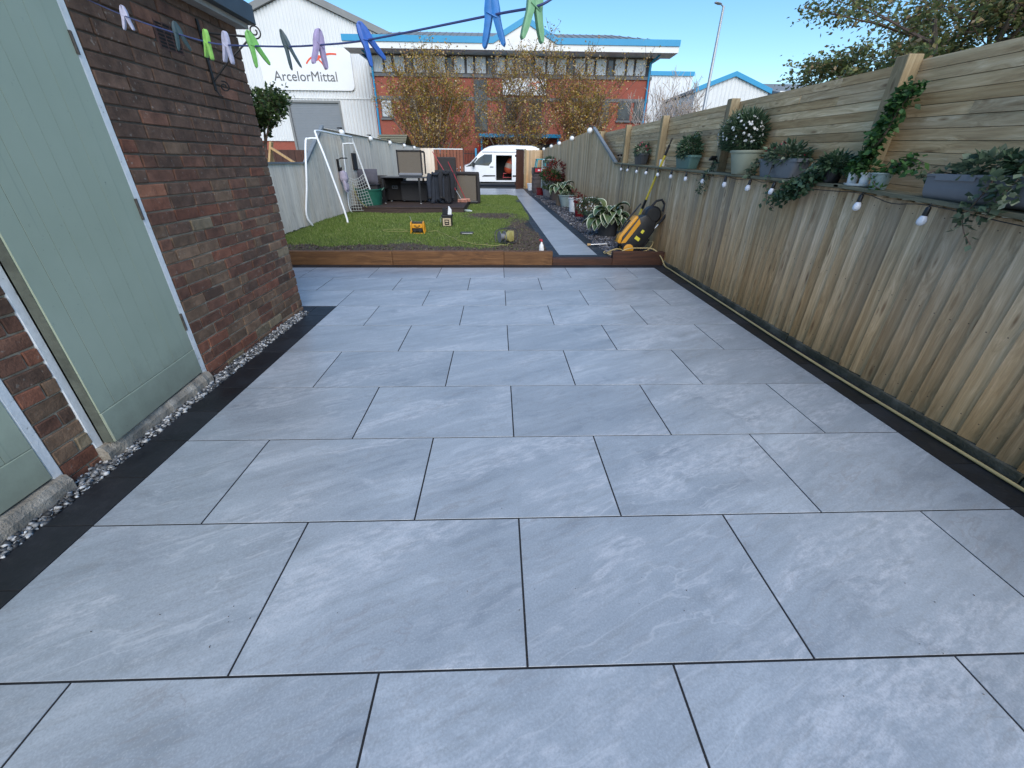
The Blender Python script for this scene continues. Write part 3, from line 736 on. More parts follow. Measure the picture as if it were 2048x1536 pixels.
MB().tube([(bx, by, 1.80), (bx+.012, by+.004, 1.775), (bx+.03, by+.01, 1.765)], .005, 6).build('hook', 'black_iron', br)

# ---------------------------------------------------------------- fences
FX = 2.475
def shelf_z(y): return 1.139 + .062*(y-1.34) if y < 2.56 else 1.217 + .0205*(y-2.56)
def right_top(y):
    if y < 9.15: return shelf_z(y) - .004
    if y < 11.65: return 1.352 + (y-9.15)/2.5*.775
    return 2.127 - .0125*(y-11.65)
FM = {}
def fmesh(mat):
    if mat not in FM: FM[mat] = MB().prism([(.012, 0), (-.003, 0), (-.022, .118), (.012, .118)], 2, 0, 1).mesh('board', .0015)
    return FM[mat]
def fence_board(par, mat, x, y, z0, z1a, z1b, face, axis='Y'):
    """one feather-edge board; face=-1 shows to -X, +1 to +X; axis X = board of a cross fence showing to -Y"""
    pl_ = Vector(par.location)
    if abs(z1a-z1b) < .006:
        o = link('board', fmesh(mat), mat, par); o.scale = (1, 1, z1a-z0)
    else:
        m = MB().prism([(.012, 0), (-.006, 0), (-.021, .118), (.012, .118)], 2, 0, 1)
        m.v = [(p[0], p[1], p[2]*((z1a if p[1] < .05 else z1b)-z0)) for p in m.v]
        o = link('board', m.mesh('board'), mat, par)
    o.location = Vector((x, y, z0)) - pl_
    if face > 0: o.scale.x = -1
    if axis == 'X': o.rotation_euler.z = R(-90) if False else R(90)
    return o
rf = thing('garden_fence', 'weathered vertical board fence with a stepped top on the right of the garden', 'fence', (FX, 10, 0))
y = -2.9
while y < 24.25:
    sp = .1 + random.uniform(-.004, .004)
    xo = .0 if y < 20 else 0
    fence_board(rf, 'fence_timber', FX - .007*max(0, y-6)*.9 + random.uniform(-.002, .002), y, (.045 if y < 5.6 else .10) + random.uniform(-.015, .015), right_top(y), right_top(y+.118) if 9.1 < y < 11.65 else right_top(y), -1)
    y += sp
yy = -2.9
while yy < 5.6:
    y1 = min(yy+1.83, 5.62); MB().box(FX-.034, FX+.02, yy, y1-.006, -.06, .055).build('gravel_board', 'gravel_board_concrete', rf, bevel=.005); yy = y1
for y0, y1 in ((-1.2, 2.60), (2.55, 5.9), (5.905, 9.2)):
    m = MB().box(FX-.075, FX+.085, y0, y1, 0, .024)
    m.v = [(x, y, z + (shelf_z(max(y, y0+.02)) if y0 < 2 else shelf_z(y if y > 2.56 else 2.57)) + (.004 if y0 < 2 else 0)) for x, y, z in m.v]
    m.build('shelf_board', 'shelf_timber', rf, bevel=.003)
m = MB().box(FX-.045, FX+.02, 9.15, 11.70, 0, .05)
m.v = [(x - .007*max(0, y-6)*.9, y, z + 1.352 + (y-9.15)/2.5*.775 - .01) for x, y, z in m.v]; m.build('capping_strip', 'cap_metal', rf)
# slatted screen above it
sf = thing('slatted_screen', 'tan horizontal slat screen standing above the shelf on the right fence', 'fence', (2.6, 4, 1.1))
posts = [.30, 2.52, 4.74, 6.86, 8.92, 11.3]
def scr_top(y): return 1.955 + .0085*(y-1.8)
for y in posts:
    MB().box(2.505, 2.605, y-.05, y+.05, .4, scr_top(y)+.022).build('post', 'post_timber', sf, bevel=.004)
NS = 12
for i in range(len(posts)-1):
    ya, yb = posts[i], posts[i+1]
    for j in range(NS):
        cuts = [ya+.003, yb-.003]
        if random.random() < .55: cuts.insert(1, random.uniform(ya+.4, yb-.4))
        for a, b in zip(cuts[:-1], cuts[1:]):
            za0, zb0 = shelf_z(max(a, -.5))-.01, shelf_z(b)-.01
            def zz(y, t): return (shelf_z(max(y, -.5)) - .01)*(1-t) + (scr_top(y)-.005)*t
            m = MB(); x0, x1 = 2.607+random.uniform(-.003, .003), 2.625
            g = .0016
            c = [(x0, a+.001, zz(a, j/NS)+g), (x1, a+.001, zz(a, j/NS)+g), (x1, b-.001, zz(b, j/NS)+g), (x0, b-.001, zz(b, j/NS)+g)]
            c2 = [(x0, a+.001, zz(a, (j+1)/NS)-g), (x1, a+.001, zz(a, (j+1)/NS)-g), (x1, b-.001, zz(b, (j+1)/NS)-g), (x0, b-.001, zz(b, (j+1)/NS)-g)]
            m.v = c + c2; m.f = [(0,3,2,1),(4,5,6,7),(0,1,5,4),(1,2,6,5),(2,3,7,6),(3,0,4,7)]
            m.build('slat', 'slat_timber', sf)
    for j in range(NS+1):
        m = MB().box(2.628, 2.64, ya, yb, 0, .03); m.v = [(x, y, z - .015 + min(zz(y, j/NS), scr_top(y)-.025)) for x, y, z in m.v]; m.build('back_slat', 'post_timber', sf)
# left fence
LX = -4.06
def left_top(y):
    if y < 9.1: return 1.31
    if y < 10.4: return 1.31 + (y-9.1)/1.3*.715
    return 2.025 - .004*(y-10.4)
lf = thing('garden_fence', 'silvery vertical board fence behind the white goal frame', 'fence', (LX, 12, 0))
y = 3.8
while y < 23.85:
    fence_board(lf, 'fence_timber_silver', LX + random.uniform(-.002, .002), y, .16 + random.uniform(-.012, .012), left_top(y), left_top(y+.118) if 9.0 < y < 10.4 else left_top(y), 1)
    y += .1 + random.uniform(-.004, .004)
MB().box(LX-.03, LX+.012, 5.72, 23.8, .0, .165).build('gravel_board', 'gravel_board_concrete', lf)
m = MB().box(LX-.03, LX+.045, 9.08, 10.42, 0, .05); m.v = [(x, y, z + 1.31 + (y-9.1)/1.3*.715 - .012) for x, y, z in m.v]; m.build('capping_strip', 'cap_metal', lf)
MB().box(LX-.03, LX+.045, 3.8, 9.10, 1.305, 1.335).build('capping_strip', 'cap_metal', lf)
MB().box(LX-.03, LX+.045, 10.42, 23.8, 1.99, 2.005).build('capping_strip', 'fascia_grey', lf)
# end fences and gates
def cross_fence(name, x0, x1, y, z0, z1, mat, label):
    t = thing(name, label, 'fence', ((x0+x1)/2, y, z0)); x = x0
    while x < x1-.05:
        o = fence_board(t, mat, 0, 0, z0, z1, z1, -1); o.rotation_euler.z = R(90); o.location = Vector((x+.118, y, 0)); o.location -= Vector((t.location.x, t.location.y, 0)); o.location.z = random.uniform(0, .01)
        x += .1
    MB().box(x0, x1, y+.013, y+.06, z0+.3, z0+.38).box(x0, x1, y+.013, y+.06, z1-.4, z1-.32).build('rail', 'post_timber', t)
    return t
cross_fence('end_fence', 1.40, 2.33, 24.3, .06, 1.93, 'fence_timber', 'short weathered board fence beside the open dark gate')
cross_fence('end_fence', -4.05, -3.36, 23.9, .10, 1.96, 'fence_timber_silver', 'short grey board fence at the far left garden corner')
gt = thing('garden_gate', 'orange brown slatted gate leaf standing left of the van', 'gate', (-2.6, 23.8, .1))
for i in range(9):
    x = -3.35 + i*.168; o = MB().box(x, x+.135, 23.78, 23.805, .13, 1.90+.012*(i % 2)).build('slat', 'gate_brown', gt, bevel=.003)
MB().box(-3.35, -1.87, 23.81, 23.85, .35, .45).box(-3.35, -1.87, 23.81, 23.85, 1.55, 1.65).build('rail', 'gate_dark', gt)
MB().box(-3.36, -1.86, 23.77, 23.85, 1.913, 1.955).build('top_cap', 'white_trim', gt)
MB().box(-1.865, -1.80, 23.76, 23.85, .05, 1.96).build('post', 'gate_dark', gt)
g2 = thing('garden_gate', 'dark brown slatted gate swung open beside the white van', 'gate', (1.1, 23.7, .08))
for i in range(7):
    t0, t1 = i/7, (i+.82)/7; A, B = Vector((.90, 23.4, 0)), Vector((1.345, 24.05, 0))
    p, q = A.lerp(B, t0), A.lerp(B, t1); nrm = Vector((-.82, .57, 0))*.02
    m = MB().prism([(p.x, p.y), (q.x, q.y), (q.x+nrm.x, q.y+nrm.y), (p.x+nrm.x, p.y+nrm.y)], 2, .10, 1.93); m.build('slat', 'gate_dark', g2)
p, q = A+Vector((-.04, .04, 0)), B+Vector((-.03, .05, 0))
MB().prism([(p.x, p.y), (q.x, q.y), (q.x-.03, q.y+.02), (p.x-.03, p.y+.02)], 2, .3, .4).prism([(p.x, p.y), (q.x, q.y), (q.x-.03, q.y+.02), (p.x-.03, p.y+.02)], 2, 1.6, 1.7).build('rail', 'gate_dark', g2)
p, q = A+Vector((.02, -.02, 0)), B+Vector((.02, -.02, 0))
MB().prism([(p.x, p.y), (q.x, q.y), (q.x-.09, q.y+.07), (p.x-.09, p.y+.07)], 2, 1.935, 1.97).build('top_cap', 'galvanised', g2)
MB().box(1.35, 1.45, 24.15, 24.25, .0, 1.98).build('post', 'post_timber', g2)

# ---------------------------------------------------------------- office block across the road
of = thing('office_building', 'three storey red brick office with blue eaves, central gable and a window band', 'office', (1.3, 48, 0))
OY = 45.0; OX0, OX1 = -11.25, 13.95
MB().box(OX0, OX1, OY, OY+13, -.1, 8.05).build('wall', 'office_brick', of)
MB().box(OX0, OX1, OY+.25, OY+13, 8.05, 10.0).build('upper_band', 'window_frame_grey', of)
MB().box(OX0-.05, OX1+.05, OY-.12, OY+.24, 8.02, 8.24).build('sill_course', 'string_course', of)
MB().box(OX0-.02, OX1+.02, OY-.05, OY-.001, 6.32, 6.58).build('string_course', 'string_course', of)
for x0, x1 in ((-11.25, -8.4), (-3.9, -2.2), (6.1, 6.9)):     # projecting brick piers
    pass
for x in (-4.6, 6.2):
    MB().box(x-.35, x+.35, OY-.30, OY-.002, -.1, 7.98).build('pier', 'office_brick', of)
def owin(x0, x1, z0, z1, y, glass, bar=None):
    f = MB().box(x0, x1, y-.09, y-.004, z0, z1).build('window', 'window_frame_grey', of)
    MB().box(x0+.08, x1-.08, y-.11, y-.091, z0+.09, z1-.09).build('pane', glass, f)
    return f
x = OX0+.12; i = 0
while x < OX1-.9:
    wd = (1.05, .72, 1.05, .55)[i % 4]; g = 'dark_glass' if i % 4 == 3 else 'blind_glass'
    owin(x, x+wd, 8.28, 9.62, OY+.25, g); x += wd+.06; i += 1
for x0, x1, z0, z1, g in ((-10.7, -9.65, 4.9, 6.30, 'blind_glass'), (-8.1, -7.2, 4.9, 6.3, 'dark_glass'), (-6.3, -5.4, 4.9, 6.3, 'dark_glass'), (.75, 1.75, 4.7, 6.3, 'dark_glass'), (2.9, 4.1, 4.7, 6.3, 'dark_glass'),
                          (7.8, 8.7, 4.9, 6.3, 'dark_glass'), (9.7, 10.4, 4.9, 6.3, 'dark_glass'), (11.2, 12.4, 4.9, 6.4, 'dark_glass'), (12.7, 13.6, 4.9, 6.4, 'dark_glass'),
                          (-10.7, -9.65, 1.0, 2.8, 'dark_glass'), (-8.1, -5.4, 1.0, 2.8, 'dark_glass'), (8.0, 10.4, 1.0, 2.8, 'dark_glass'), (11.2, 13.4, 1.0, 2.8, 'dark_glass')):
    owin(x0, x1, z0, z1, OY, g)
    MB().box(x0-.1, x1+.1, OY-.14, OY-.003, z0-.16, z0-.01).build('sill', 'string_course', of)
owin(-2.15, -.95, 3.9, 7.9, OY, 'dark_glass')
MB().box(-1.9, -.95, OY-.08, OY-.004, .08, 2.85).build('door', 'red_door_paint', of)
owin(-.6, 5.2, .2, 2.9, OY, 'dark_glass')
# eaves: white fascia, blue gutter, sloping soffit, roof
EY = OY-1.5; EX0, EX1 = OX0-1.7, OX1+1.65
MB().prism([(EY-.04, 9.72), (EY-.04, 10.158), (OY+.4, 10.158), (OY+.4, 9.66)], 0, EX0+.05, EX1-.05).build('soffit', 'white_trim', of)
def gutter(pts):
    m = MB()
    for a, b in zip(pts[:-1], pts[1:]):
        d = Vector((b[0]-a[0], 0, b[1]-a[1])).normalized()*.0
        m.prism([(a[0]-d.x, a[1]-.0), (b[0]+d.x, b[1]-.0), (b[0]+d.x, b[1]+.44), (a[0]-d.x, a[1]+.44)], 1, EY-.12, EY+.12)
    return m
GA, GB, GC = (-.35, 10.16), (2.38, 11.55), (5.05, 10.16)
gutter([(EX0, 10.16), GA, GB, GC, (EX1, 10.16)]).build('eaves_gutter', 'blue_trim', of)
MB().box(EX0-.0, EX0+.2, EY+.121, OY+12, 10.17, 10.58).box(EX1-.2, EX1, EY+.121, OY+12, 10.17, 10.58).build('verge_trim', 'blue_trim', of)
MB().prism([(GA[0], 10.0), (GA[0]+.05, 10.20), (GB[0], GB[1]+.02), (GC[0]-.05, 10.20), (GC[0], 10.0)], 1, EY-.02, EY+.10).build('pediment', 'white_trim', of)
RZ, RY = 12.45, OY+6
m = MB(); m.v = [(EX0+.1, EY+.1, 10.45), (EX1-.1, EY+.1, 10.45), (EX1-.1, OY+12.5, 10.45), (EX0+.1, OY+12.5, 10.45), (EX0+4.2, RY, RZ), (EX1-4.2, RY, RZ)]
m.f = [(0, 1, 5, 4), (1, 2, 5), (2, 3, 4, 5), (3, 0, 4), (0, 3, 2, 1)]; rf_ = m.build('roof', 'roof_grey', of)
for i in range(44):
    x = EX0+.6+i*.62
    t = min(1, (x-EX0)/4.2, (EX1-x)/4.2); 
    if GA[0]-.3 < x < GC[0]+.3: continue
    MB().tube([(x, EY+.15, 10.50), (x, EY+.15+(RY-EY)*t*.98, 10.50+(RZ-10.45)*t*.98)], .035, 4).build('roof_rib', 'roof_grey', rf_)
m = MB(); m.prism([(GA[0]-.1, 10.45), (GB[0], GB[1]+.40), (GC[0]+.1, 10.45)], 1, EY+.13, RY-1.0); m.build('gable_roof', 'roof_grey', of)
for x in (OX0+.2, OX1-.25):
    MB().tube([(x - (.9 if x < 0 else -.9), EY+.1, 10.1), (x, OY-.15, 9.2), (x, OY-.15, .1)], .085, 8).build('downpipe', 'blue_trim', of, smooth=True)
MB().box(-1.75, 5.75, OY-2.2, OY-.003, 3.35, 3.62).build('entrance_canopy', 'blue_trim', of)
for x in (-1.5, 5.5): MB().tube([(x, OY-2.0, .08), (x, OY-2.0, 3.36)], .08, 8).build('canopy_post', 'blue_trim', of)
# white sign with the red arcs
sg = MB().box(.45, 4.45, OY-.13, OY-.052, 6.75, 8.0).build('sign_board', 'sign_white', of)
def arc_strip(m, cx, cz, rx, rz, a0, a1, w0, w1, y, dirn=-1, n=14):
    b = len(m.v)
    for i in range(n+1):
        t = i/n; a = R(a0+(a1-a0)*t); wd = w0 + (w1-w0)*t
        for s in (-.5, .5):
            m.v.append((cx+(rx+s*wd)*math.cos(a), y, cz+(rz+s*wd)*math.sin(a)))
    for i in range(n): m.f.append((b+2*i, b+2*i+1, b+2*i+3, b+2*i+2))
def logo(par, cx, cz, s, y):
    m = MB()
    arc_strip(m, cx-.12*s, cz-1.0*s, 1.45*s, 1.30*s, 150, 72, .14*s, .16*s, y)
    arc_strip(m, cx+1.35*s, cz-1.05*s, 2.2*s, 1.55*s, 140, 78, .20*s, .14*s, y-.004)
    arc_strip(m, cx-1.05*s, cz-1.0*s, 1.55*s, 1.30*s, 50, 8, .14*s, .17*s, y-.008)
    m.build('emblem', 'sign_red_ink', par)
logo(sg, 3.35, 7.55, .42, OY-.14)
me = text_mesh('ArcelorMittal', .40, 'lettering'); o = link('lettering', me, 'sign_grey_ink', sg)
o.location = Vector((2.2, OY-.145, 6.90)) - Vector(of.location); o.rotation_euler.x = R(90)

# ---------------------------------------------------------------- steel warehouse with the big sign
wh = thing('steel_warehouse', 'tall pale corrugated warehouse with grey roller shutter and company sign', 'warehouse', (-19.5, 58, 0))
WY = 52.0
AX, AZ = -19.6, 15.4; EL, ER, EZ = -32.5, -8.5, 11.0
def gz(x): return AZ - abs(x-AX)*.385
def corr(x0, x1, zb, zt, name, mat, par, y=WY, pitch=.34, dp=.06):
    V = []; F = []; n = int((x1-x0)/pitch*4); b = 0
    for i in range(n+1):
        x = x0+(x1-x0)*i/n; d = (0, 0, -dp, -dp)[i % 4]
        V += [(x, y+d, zb(x)), (x, y+d, zt(x))]
    for i in range(n): F.append((2*i, 2*i+2, 2*i+3, 2*i+1))
    m = MB(); m.v = V; m.f = F; return m.build(name, mat, par)
DX0, DX1, DZ = -21.9, -16.75, 6.7
corr(-32.5, DX0, lambda x: 3.2, gz, 'cladding', 'cladding_white', wh)
corr(DX0, DX1, lambda x: DZ, gz, 'cladding', 'cladding_white', wh)
corr(DX1, -8.5, lambda x: 3.2, gz, 'cladding', 'cladding_white', wh)
MB().box(-32.5, DX0, WY+.08, WY+.3, -.1, 3.25).box(DX1, -8.5, WY+.08, WY+.3, -.1, 3.25).build('plinth_wall', 'office_brick', wh)
MB().box(-32.5, -8.5, WY+.31, WY+30, -.1, 10.6).build('wall', 'cladding_white', wh)
m = MB(); m.prism([(EL-.4, gz(EL)-.12), (AX, AZ+.05), (ER+.4, gz(ER)-.12), (ER+.4, gz(ER)+.45), (AX, AZ+.62), (EL-.4, gz(EL)+.45)], 1, WY-.35, WY+30); m.build('roof', 'roof_grey', wh)
sh = MB().box(DX0, DX1, WY+.1, WY+.2, -.1, DZ); sh = sh.build('roller_shutter', 'shutter_grey', wh)
for i in range(44): MB().box(DX0+.05, DX1-.05, WY+.075, WY+.101, .05+i*.15, .05+i*.15+.12).build('shutter_slat', 'shutter_grey', sh)
MB().box(DX0-.22, DX0, WY-.09, WY+.1, 0, DZ+.2).box(DX1, DX1+.22, WY-.09, WY+.1, 0, DZ+.2).box(DX0, DX1, WY-.09, WY+.1, DZ, DZ+.2).build('shutter_frame', 'roof_grey', wh)
MB().box(-32.5, -8.5, WY-.11, WY-.065, 7.05, 7.13).build('flashing', 'white_trim', wh)
pts = []
x0, x1, z0, z1, rr = -23.9, -14.75, 7.75, 11.25, .45
for cx, cz, a in ((x1-rr, z1-rr, 0), (x0+rr, z1-rr, 90), (x0+rr, z0+rr, 180), (x1-rr, z0+rr, 270)):
    for i in range(7): t = R(a+15*i); pts.append((cx+rr*math.cos(t), cz+rr*math.sin(t)))
sb = MB().prism(pts, 1, WY-.20, WY-.07).build('sign_board', 'sign_white', wh)
logo(sb, -17.9, 10.28, .98, WY-.215)
me = text_mesh('ArcelorMittal', 1.18, 'lettering'); o = link('lettering', me, 'sign_grey_ink', sb)
o.location = Vector((-19.55, WY-.22, 8.52)) - Vector(wh.location); o.rotation_euler.x = R(90)
# far sheds on the right
def shed(x0, x1, y0, dep, ze, zr, label, trim=True, ax=None):
    t = thing('far_warehouse', label, 'warehouse', ((x0+x1)/2, y0, 0)); ax = ax or (x0+x1)/2
    zt = lambda x: ze + (zr-ze)*(1-abs(x-ax)/(max(ax-x0, x1-ax)))
    corr(x0, x1, lambda x: -.1, zt, 'cladding', 'cladding_white', t, y0, .5)
    MB().box(x0+.02, x1-.02, y0+.05, y0+dep, -.1, ze-.05).build('wall', 'cladding_white', t)
    m = MB(); m.prism([(x0-.3, ze-.05), (ax, zr), (x1+.3, ze-.05), (x1+.3, ze+.25), (ax, zr+.3), (x0-.3, ze+.25)], 1, y0+.1, y0+dep); m.build('roof', 'roof_grey', t)
    m = MB(); m.prism([(x0-.3, ze-.1), (ax, zr-.05), (x1+.3, ze-.1), (x1+.3, ze+.4), (ax, zr+.45), (x0-.3, ze+.4)], 1, y0-.3, y0-.1); m.build('verge_trim', 'blue_trim', t)
    MB().box(x0+3, x0+6.5, y0-.12, y0-.06, 0, 5).build('roller_shutter', 'shutter_grey', t)
shed(24.3, 33.4, 60, 30, 9.1, 10.75, 'pale gabled shed with blue verge just above the slat screen, right of the lamp post', ax=28.8)
t = thing('far_warehouse', 'long white flat topped shed with thin blue edge behind the bare tree', 'warehouse', (23, 72, 0))
corr(15.5, 27.6, lambda x: -.1, lambda x: 12.4, 'cladding', 'cladding_white', t, 70, .5)
MB().box(15.5, 27.6, 70.1, 90, -.1, 12.3).build('wall', 'cladding_white', t); MB().box(15.4, 27.7, 69.8, 69.95, 12.2, 12.7).build('verge_trim', 'blue_trim', t); MB().box(15.4, 27.7, 69.96, 90, 12.42, 12.6).build('roof', 'roof_grey', t)
t = thing('far_warehouse', 'low dark roofed shed peeping over the slat screen beneath the tree', 'warehouse', (44, 62, 0))
MB().box(36, 60, 62, 80, -.1, 9.6).build('wall', 'cladding_white', t); MB().prism([(61.6, 9.4), (71, 11.6), (80.4, 9.4)], 0, 35.7, 60.3).build('roof', 'roof_grey', t)
# lamp post
lp = thing('street_lamp', 'tall tapering grey street lamp against the blue sky', 'street lamp', (16.4, 38, 0))
MB().tube([(16.4, 38, -.1), (16.4, 38, 1.6), (16.4, 38, 1.7), (16.4, 38, 11.42)], [.20, .20, .15, .085], 12).build('pole', 'galvanised', lp, smooth=True)
MB().tube([(16.4, 38, 11.38), (16.1, 37.8, 11.46)], .04, 8).build('arm', 'galvanised', lp)
m = MB().lathe([(.02, -.45), (.13, -.38), (.16, 0), (.12, .22), (.03, .28)], 12, axis=0, sq=(1, .45)); m.xf(Matrix.Translation((15.85, 37.6, 11.45)) @ Matrix.Rotation(R(32), 4, 'Z')); m.build('lamp_head', 'galvanised', lp, smooth=True)
# railings in front of the office
rl = thing('steel_railing', 'dark vertical bar railing in front of the office beside the van', 'railing', (-3.5, 36.5, .08))
for i in range(62):
    x = -7.5 + i*.12; MB().tube([(x, 36.5, .09), (x, 36.5, 2.15)], .016, 4).build('bar', 'black_iron', rl)
MB().box(-7.6, -.0, 36.48, 36.52, .3, .35).box(-7.6, -.0, 36.48, 36.52, 1.9, 1.95).build('rail', 'black_iron', rl)
for x in (-7.6, -4.6, -1.75): MB().box(x-.07, x+.07, 36.40, 36.46, .08, 2.3).build('post', 'blue_trim', rl)

# ---------------------------------------------------------------- trees
def branchy(seed, base, height, stems, spread, mat_b, mat_l, name, label, nleaf, lsize, crown_lo=.2, up=.8, twigs=3, r0=.12, group='trees', drop=.0, thick=1.0, rmin=.004, lean=.5):
    rr = random.Random(seed); rg = np.random.default_rng(seed)
    t = thing(name, label, 'tree', base, (0, 0, 0), group); trunk = MB(); limbs = MB(); tips = []
    def grow(p, d, L, r, lev):
        pts = [p.copy()]; q = p.copy(); dd = d.copy(); ns = 4
        for i in range(ns):
            dd = (dd + Vector((rr.gauss(0, .13), rr.gauss(0, .13), rr.gauss(0, .06) + .10*up))).normalized(); q = q + dd*(L/ns); pts.append(q.copy())
            if lev >= 1: tips.append((q.copy(), dd.copy()))
        rs = [max(rmin, r*(1-.75*i/ns)) for i in range(ns+1)]
        (trunk if lev == 0 else limbs).tube(pts, [x*thick for x in rs], 6 if lev == 0 else 4, False)
        if lev >= twigs: return
        nb = rr.randint(4, 6) if lev < 2 else rr.randint(3, 4)
        for b in range(nb):
            f = rr.uniform(.25 if lev else crown_lo, 1.0); i = min(int(f*ns), ns-1); o = pts[i].lerp(pts[i+1], f*ns-i)
            a = rr.uniform(0, 2*math.pi); ax = Vector((math.cos(a), math.sin(a), rr.uniform(.2, .9)*up))
            grow(o, (dd*.55*up + ax*spread).normalized(), L*rr.uniform(.42, .62), rs[i]*.55, lev+1)
    for s_ in range(stems):
        a = rr.uniform(0, 2*math.pi); tl = .0 if stems == 1 else lean*(s_+.5)/stems*rr.uniform(.7, 1.2); a = s_*2.4 + rr.uniform(-.4, .4)
        grow(Vector((math.cos(a)*.12, math.sin(a)*.12, 0))*(stems > 1), Vector((math.cos(a)*tl, math.sin(a)*tl, 1)).normalized(), height*rr.uniform(.62, .75), r0, 0)
    trunk.build('trunk', mat_b[0], t, world=False); limbs.build('branches', mat_b[1], t, world=False)['kind'] = 'stuff'
    if nleaf:
        P = np.array([p for p, d in tips]); idx = rg.integers(0, len(P), nleaf)
        Q = P[idx] + rg.normal(0, .16*height/8, (nleaf, 3))
        V, F = leaves(Q, lsize, None, .62, drop, rg); np_mesh('crown', V, F, mat_l, t)['kind'] = 'stuff'
    return t
branchy(11, (-5.3, 37.0, .05), 8.3, 11, .80, ('birch_bark', 'twig'), 'birch_leaf', 'birch_tree', 'leafiest yellow birch in front of the office, left of the three', 15000, .14, .06, .85, 3, .075, 'birches along the office front', rmin=.011, lean=.66)
branchy(12, (1.55, 36.0, .05), 8.2, 11, .80, ('birch_bark', 'twig'), 'birch_leaf', 'birch_tree', 'thinning birch rising behind the white van roof', 8500, .14, .06, .85, 3, .075, 'birches along the office front', rmin=.011, lean=.66)
branchy(17, (6.6, 37.2, .05), 8.0, 11, .80, ('birch_bark', 'twig'), 'birch_leaf', 'birch_tree', 'bronze leaved birch in front of the office, right of the three', 13500, .135, .06, .85, 3, .075, 'birches along the office front', rmin=.011, lean=.66)
branchy(14, (14.2, 39.0, .05), 6.2, 11, .6, ('pale_twig', 'pale_twig'), 'birch_leaf', 'bare_tree', 'nearly bare pale twiggy tree to the right of the office', 700, .12, .1, .9, 3, .09, rmin=.016, lean=.8)
branchy(15, (-10.75, 20.0, .0), 4.3, 4, .6, ('bark', 'twig'), 'green_leaf', 'leafy_tree', 'dark green leafy tree behind the outhouse corner', 6500, .19, .35, .6, 3, .13)
branchy(16, (9.6, 8.6, .0), 5.8, 5, .9, ('bark', 'twig'), 'autumn_leaf', 'leafy_tree', 'large green and bronze tree spreading above the slat screen', 26000, .09, .25, .35, 3, .12)
branchy(21, (11.0, 13.5, .0), 5.2, 4, .85, ('bark', 'twig'), 'autumn_leaf', 'leafy_tree', 'smaller green tree behind the slat screen, tinged red at its left', 13000, .115, .2, .35, 3, .1)

# ---------------------------------------------------------------- things beyond the left fence
tm = thing('timber_stack', 'bright new timber planks leaning together beyond the low left fence', 'timber', (-6.8, 14, 0))
for a, b, wd in (((-7.35, 14.0, .6), (-6.93, 14.0, 1.85), .16), ((-6.95, 13.9, 1.70), (-6.30, 14.0, 1.25), .13), ((-7.45, 14.1, .5), (-7.25, 14.1, 1.42), .12), ((-7.05, 14.15, .6), (-7.1, 14.15, 1.6), .10)):
    d = (Vector(b)-Vector(a)); L = d.length; m = MB().box(-wd/2, wd/2, -.03, .03, 0, L); m.xf(Matrix.Translation(a) @ d.to_track_quat('Z', 'Y').to_matrix().to_4x4()); m.build('plank', 'new_timber', tm, bevel=.004)
MB().box(-7.6, -6.2, 14.3, 14.5, -.1, 1.15).build('bearer', 'post_timber', tm)
sr = thing('garden_shed', 'low shed with pale boarded roof showing over the left fence', 'shed', (-5.15, 23.0, 0))
MB().box(-5.75, -4.55, 22.2, 24, -.1, 2.0).build('wall', 'post_timber', sr)
for i in range(5):
    a, b = i/5, (i+1)/5
    MB().quad((-5.85, 21.95+.9*a, 2.0+.5*a+.02), (-4.45, 21.95+.9*a, 2.0+.5*a+.02), (-4.45, 21.95+.9*b, 2.0+.5*b), (-5.85, 21.95+.9*b, 2.0+.5*b)).build('roof_board', 'shelf_timber', sr)
MB().quad((-5.85, 22.85, 2.5), (-4.45, 22.85, 2.5), (-4.45, 24.2, 2.0), (-5.85, 24.2, 2.0)).build('roof', 'shelf_timber', sr)
nf = thing('neighbour_fence', 'dark low fence beyond the timber planks', 'fence', (-9, 18, 0))
for i in range(26): MB().box(-14+i*.25, -14+i*.25+.24, 18, 18.03, -.1, 1.72).build('board', 'gate_dark', nf)

# ---------------------------------------------------------------- white van
VY = 27.3
van = thing('white_van', 'white high roofed panel van parked with its side door slid open', 'van', (.1, VY+1, -.02))
V0 = -2.62; VL = 5.05
def prof(pts, x):
    for (a, za), (b, zb) in zip(pts[:-1], pts[1:]):
        if a <= x <= b: t = (x-a)/(b-a); return za + (zb-za)*t
    return pts[-1][1]
TOP = [(0, .78), (.06, .92), (.22, 1.03), (.55, 1.12), (.85, 1.22), (1.15, 1.50), (1.52, 1.86), (1.75, 2.02), (2.05, 2.14), (2.5, 2.20), (3.4, 2.22), (4.6, 2.19), (4.9, 2.13), (5.0, 2.0), (5.05, 1.5)]
def bot(x):
    z = .30
    for cx in (.92, 4.05):
        d = abs(x-cx)
        if d < .40: z = max(z, .33 + math.sqrt(max(0, .40**2-d*d)))
    return z
def yoff(z, x):
    t = max(0, z-1.1); nose = max(0, .55-x); return .02 + .10*t*t + .5*nose*nose
xs = np.unique(np.concatenate([np.linspace(0, VL, 90), [2.46, 3.42]])); zs = np.unique(np.concatenate([np.linspace(.3, 2.25, 50), [.38, 1.72]]))
m = MB(); top_e = []
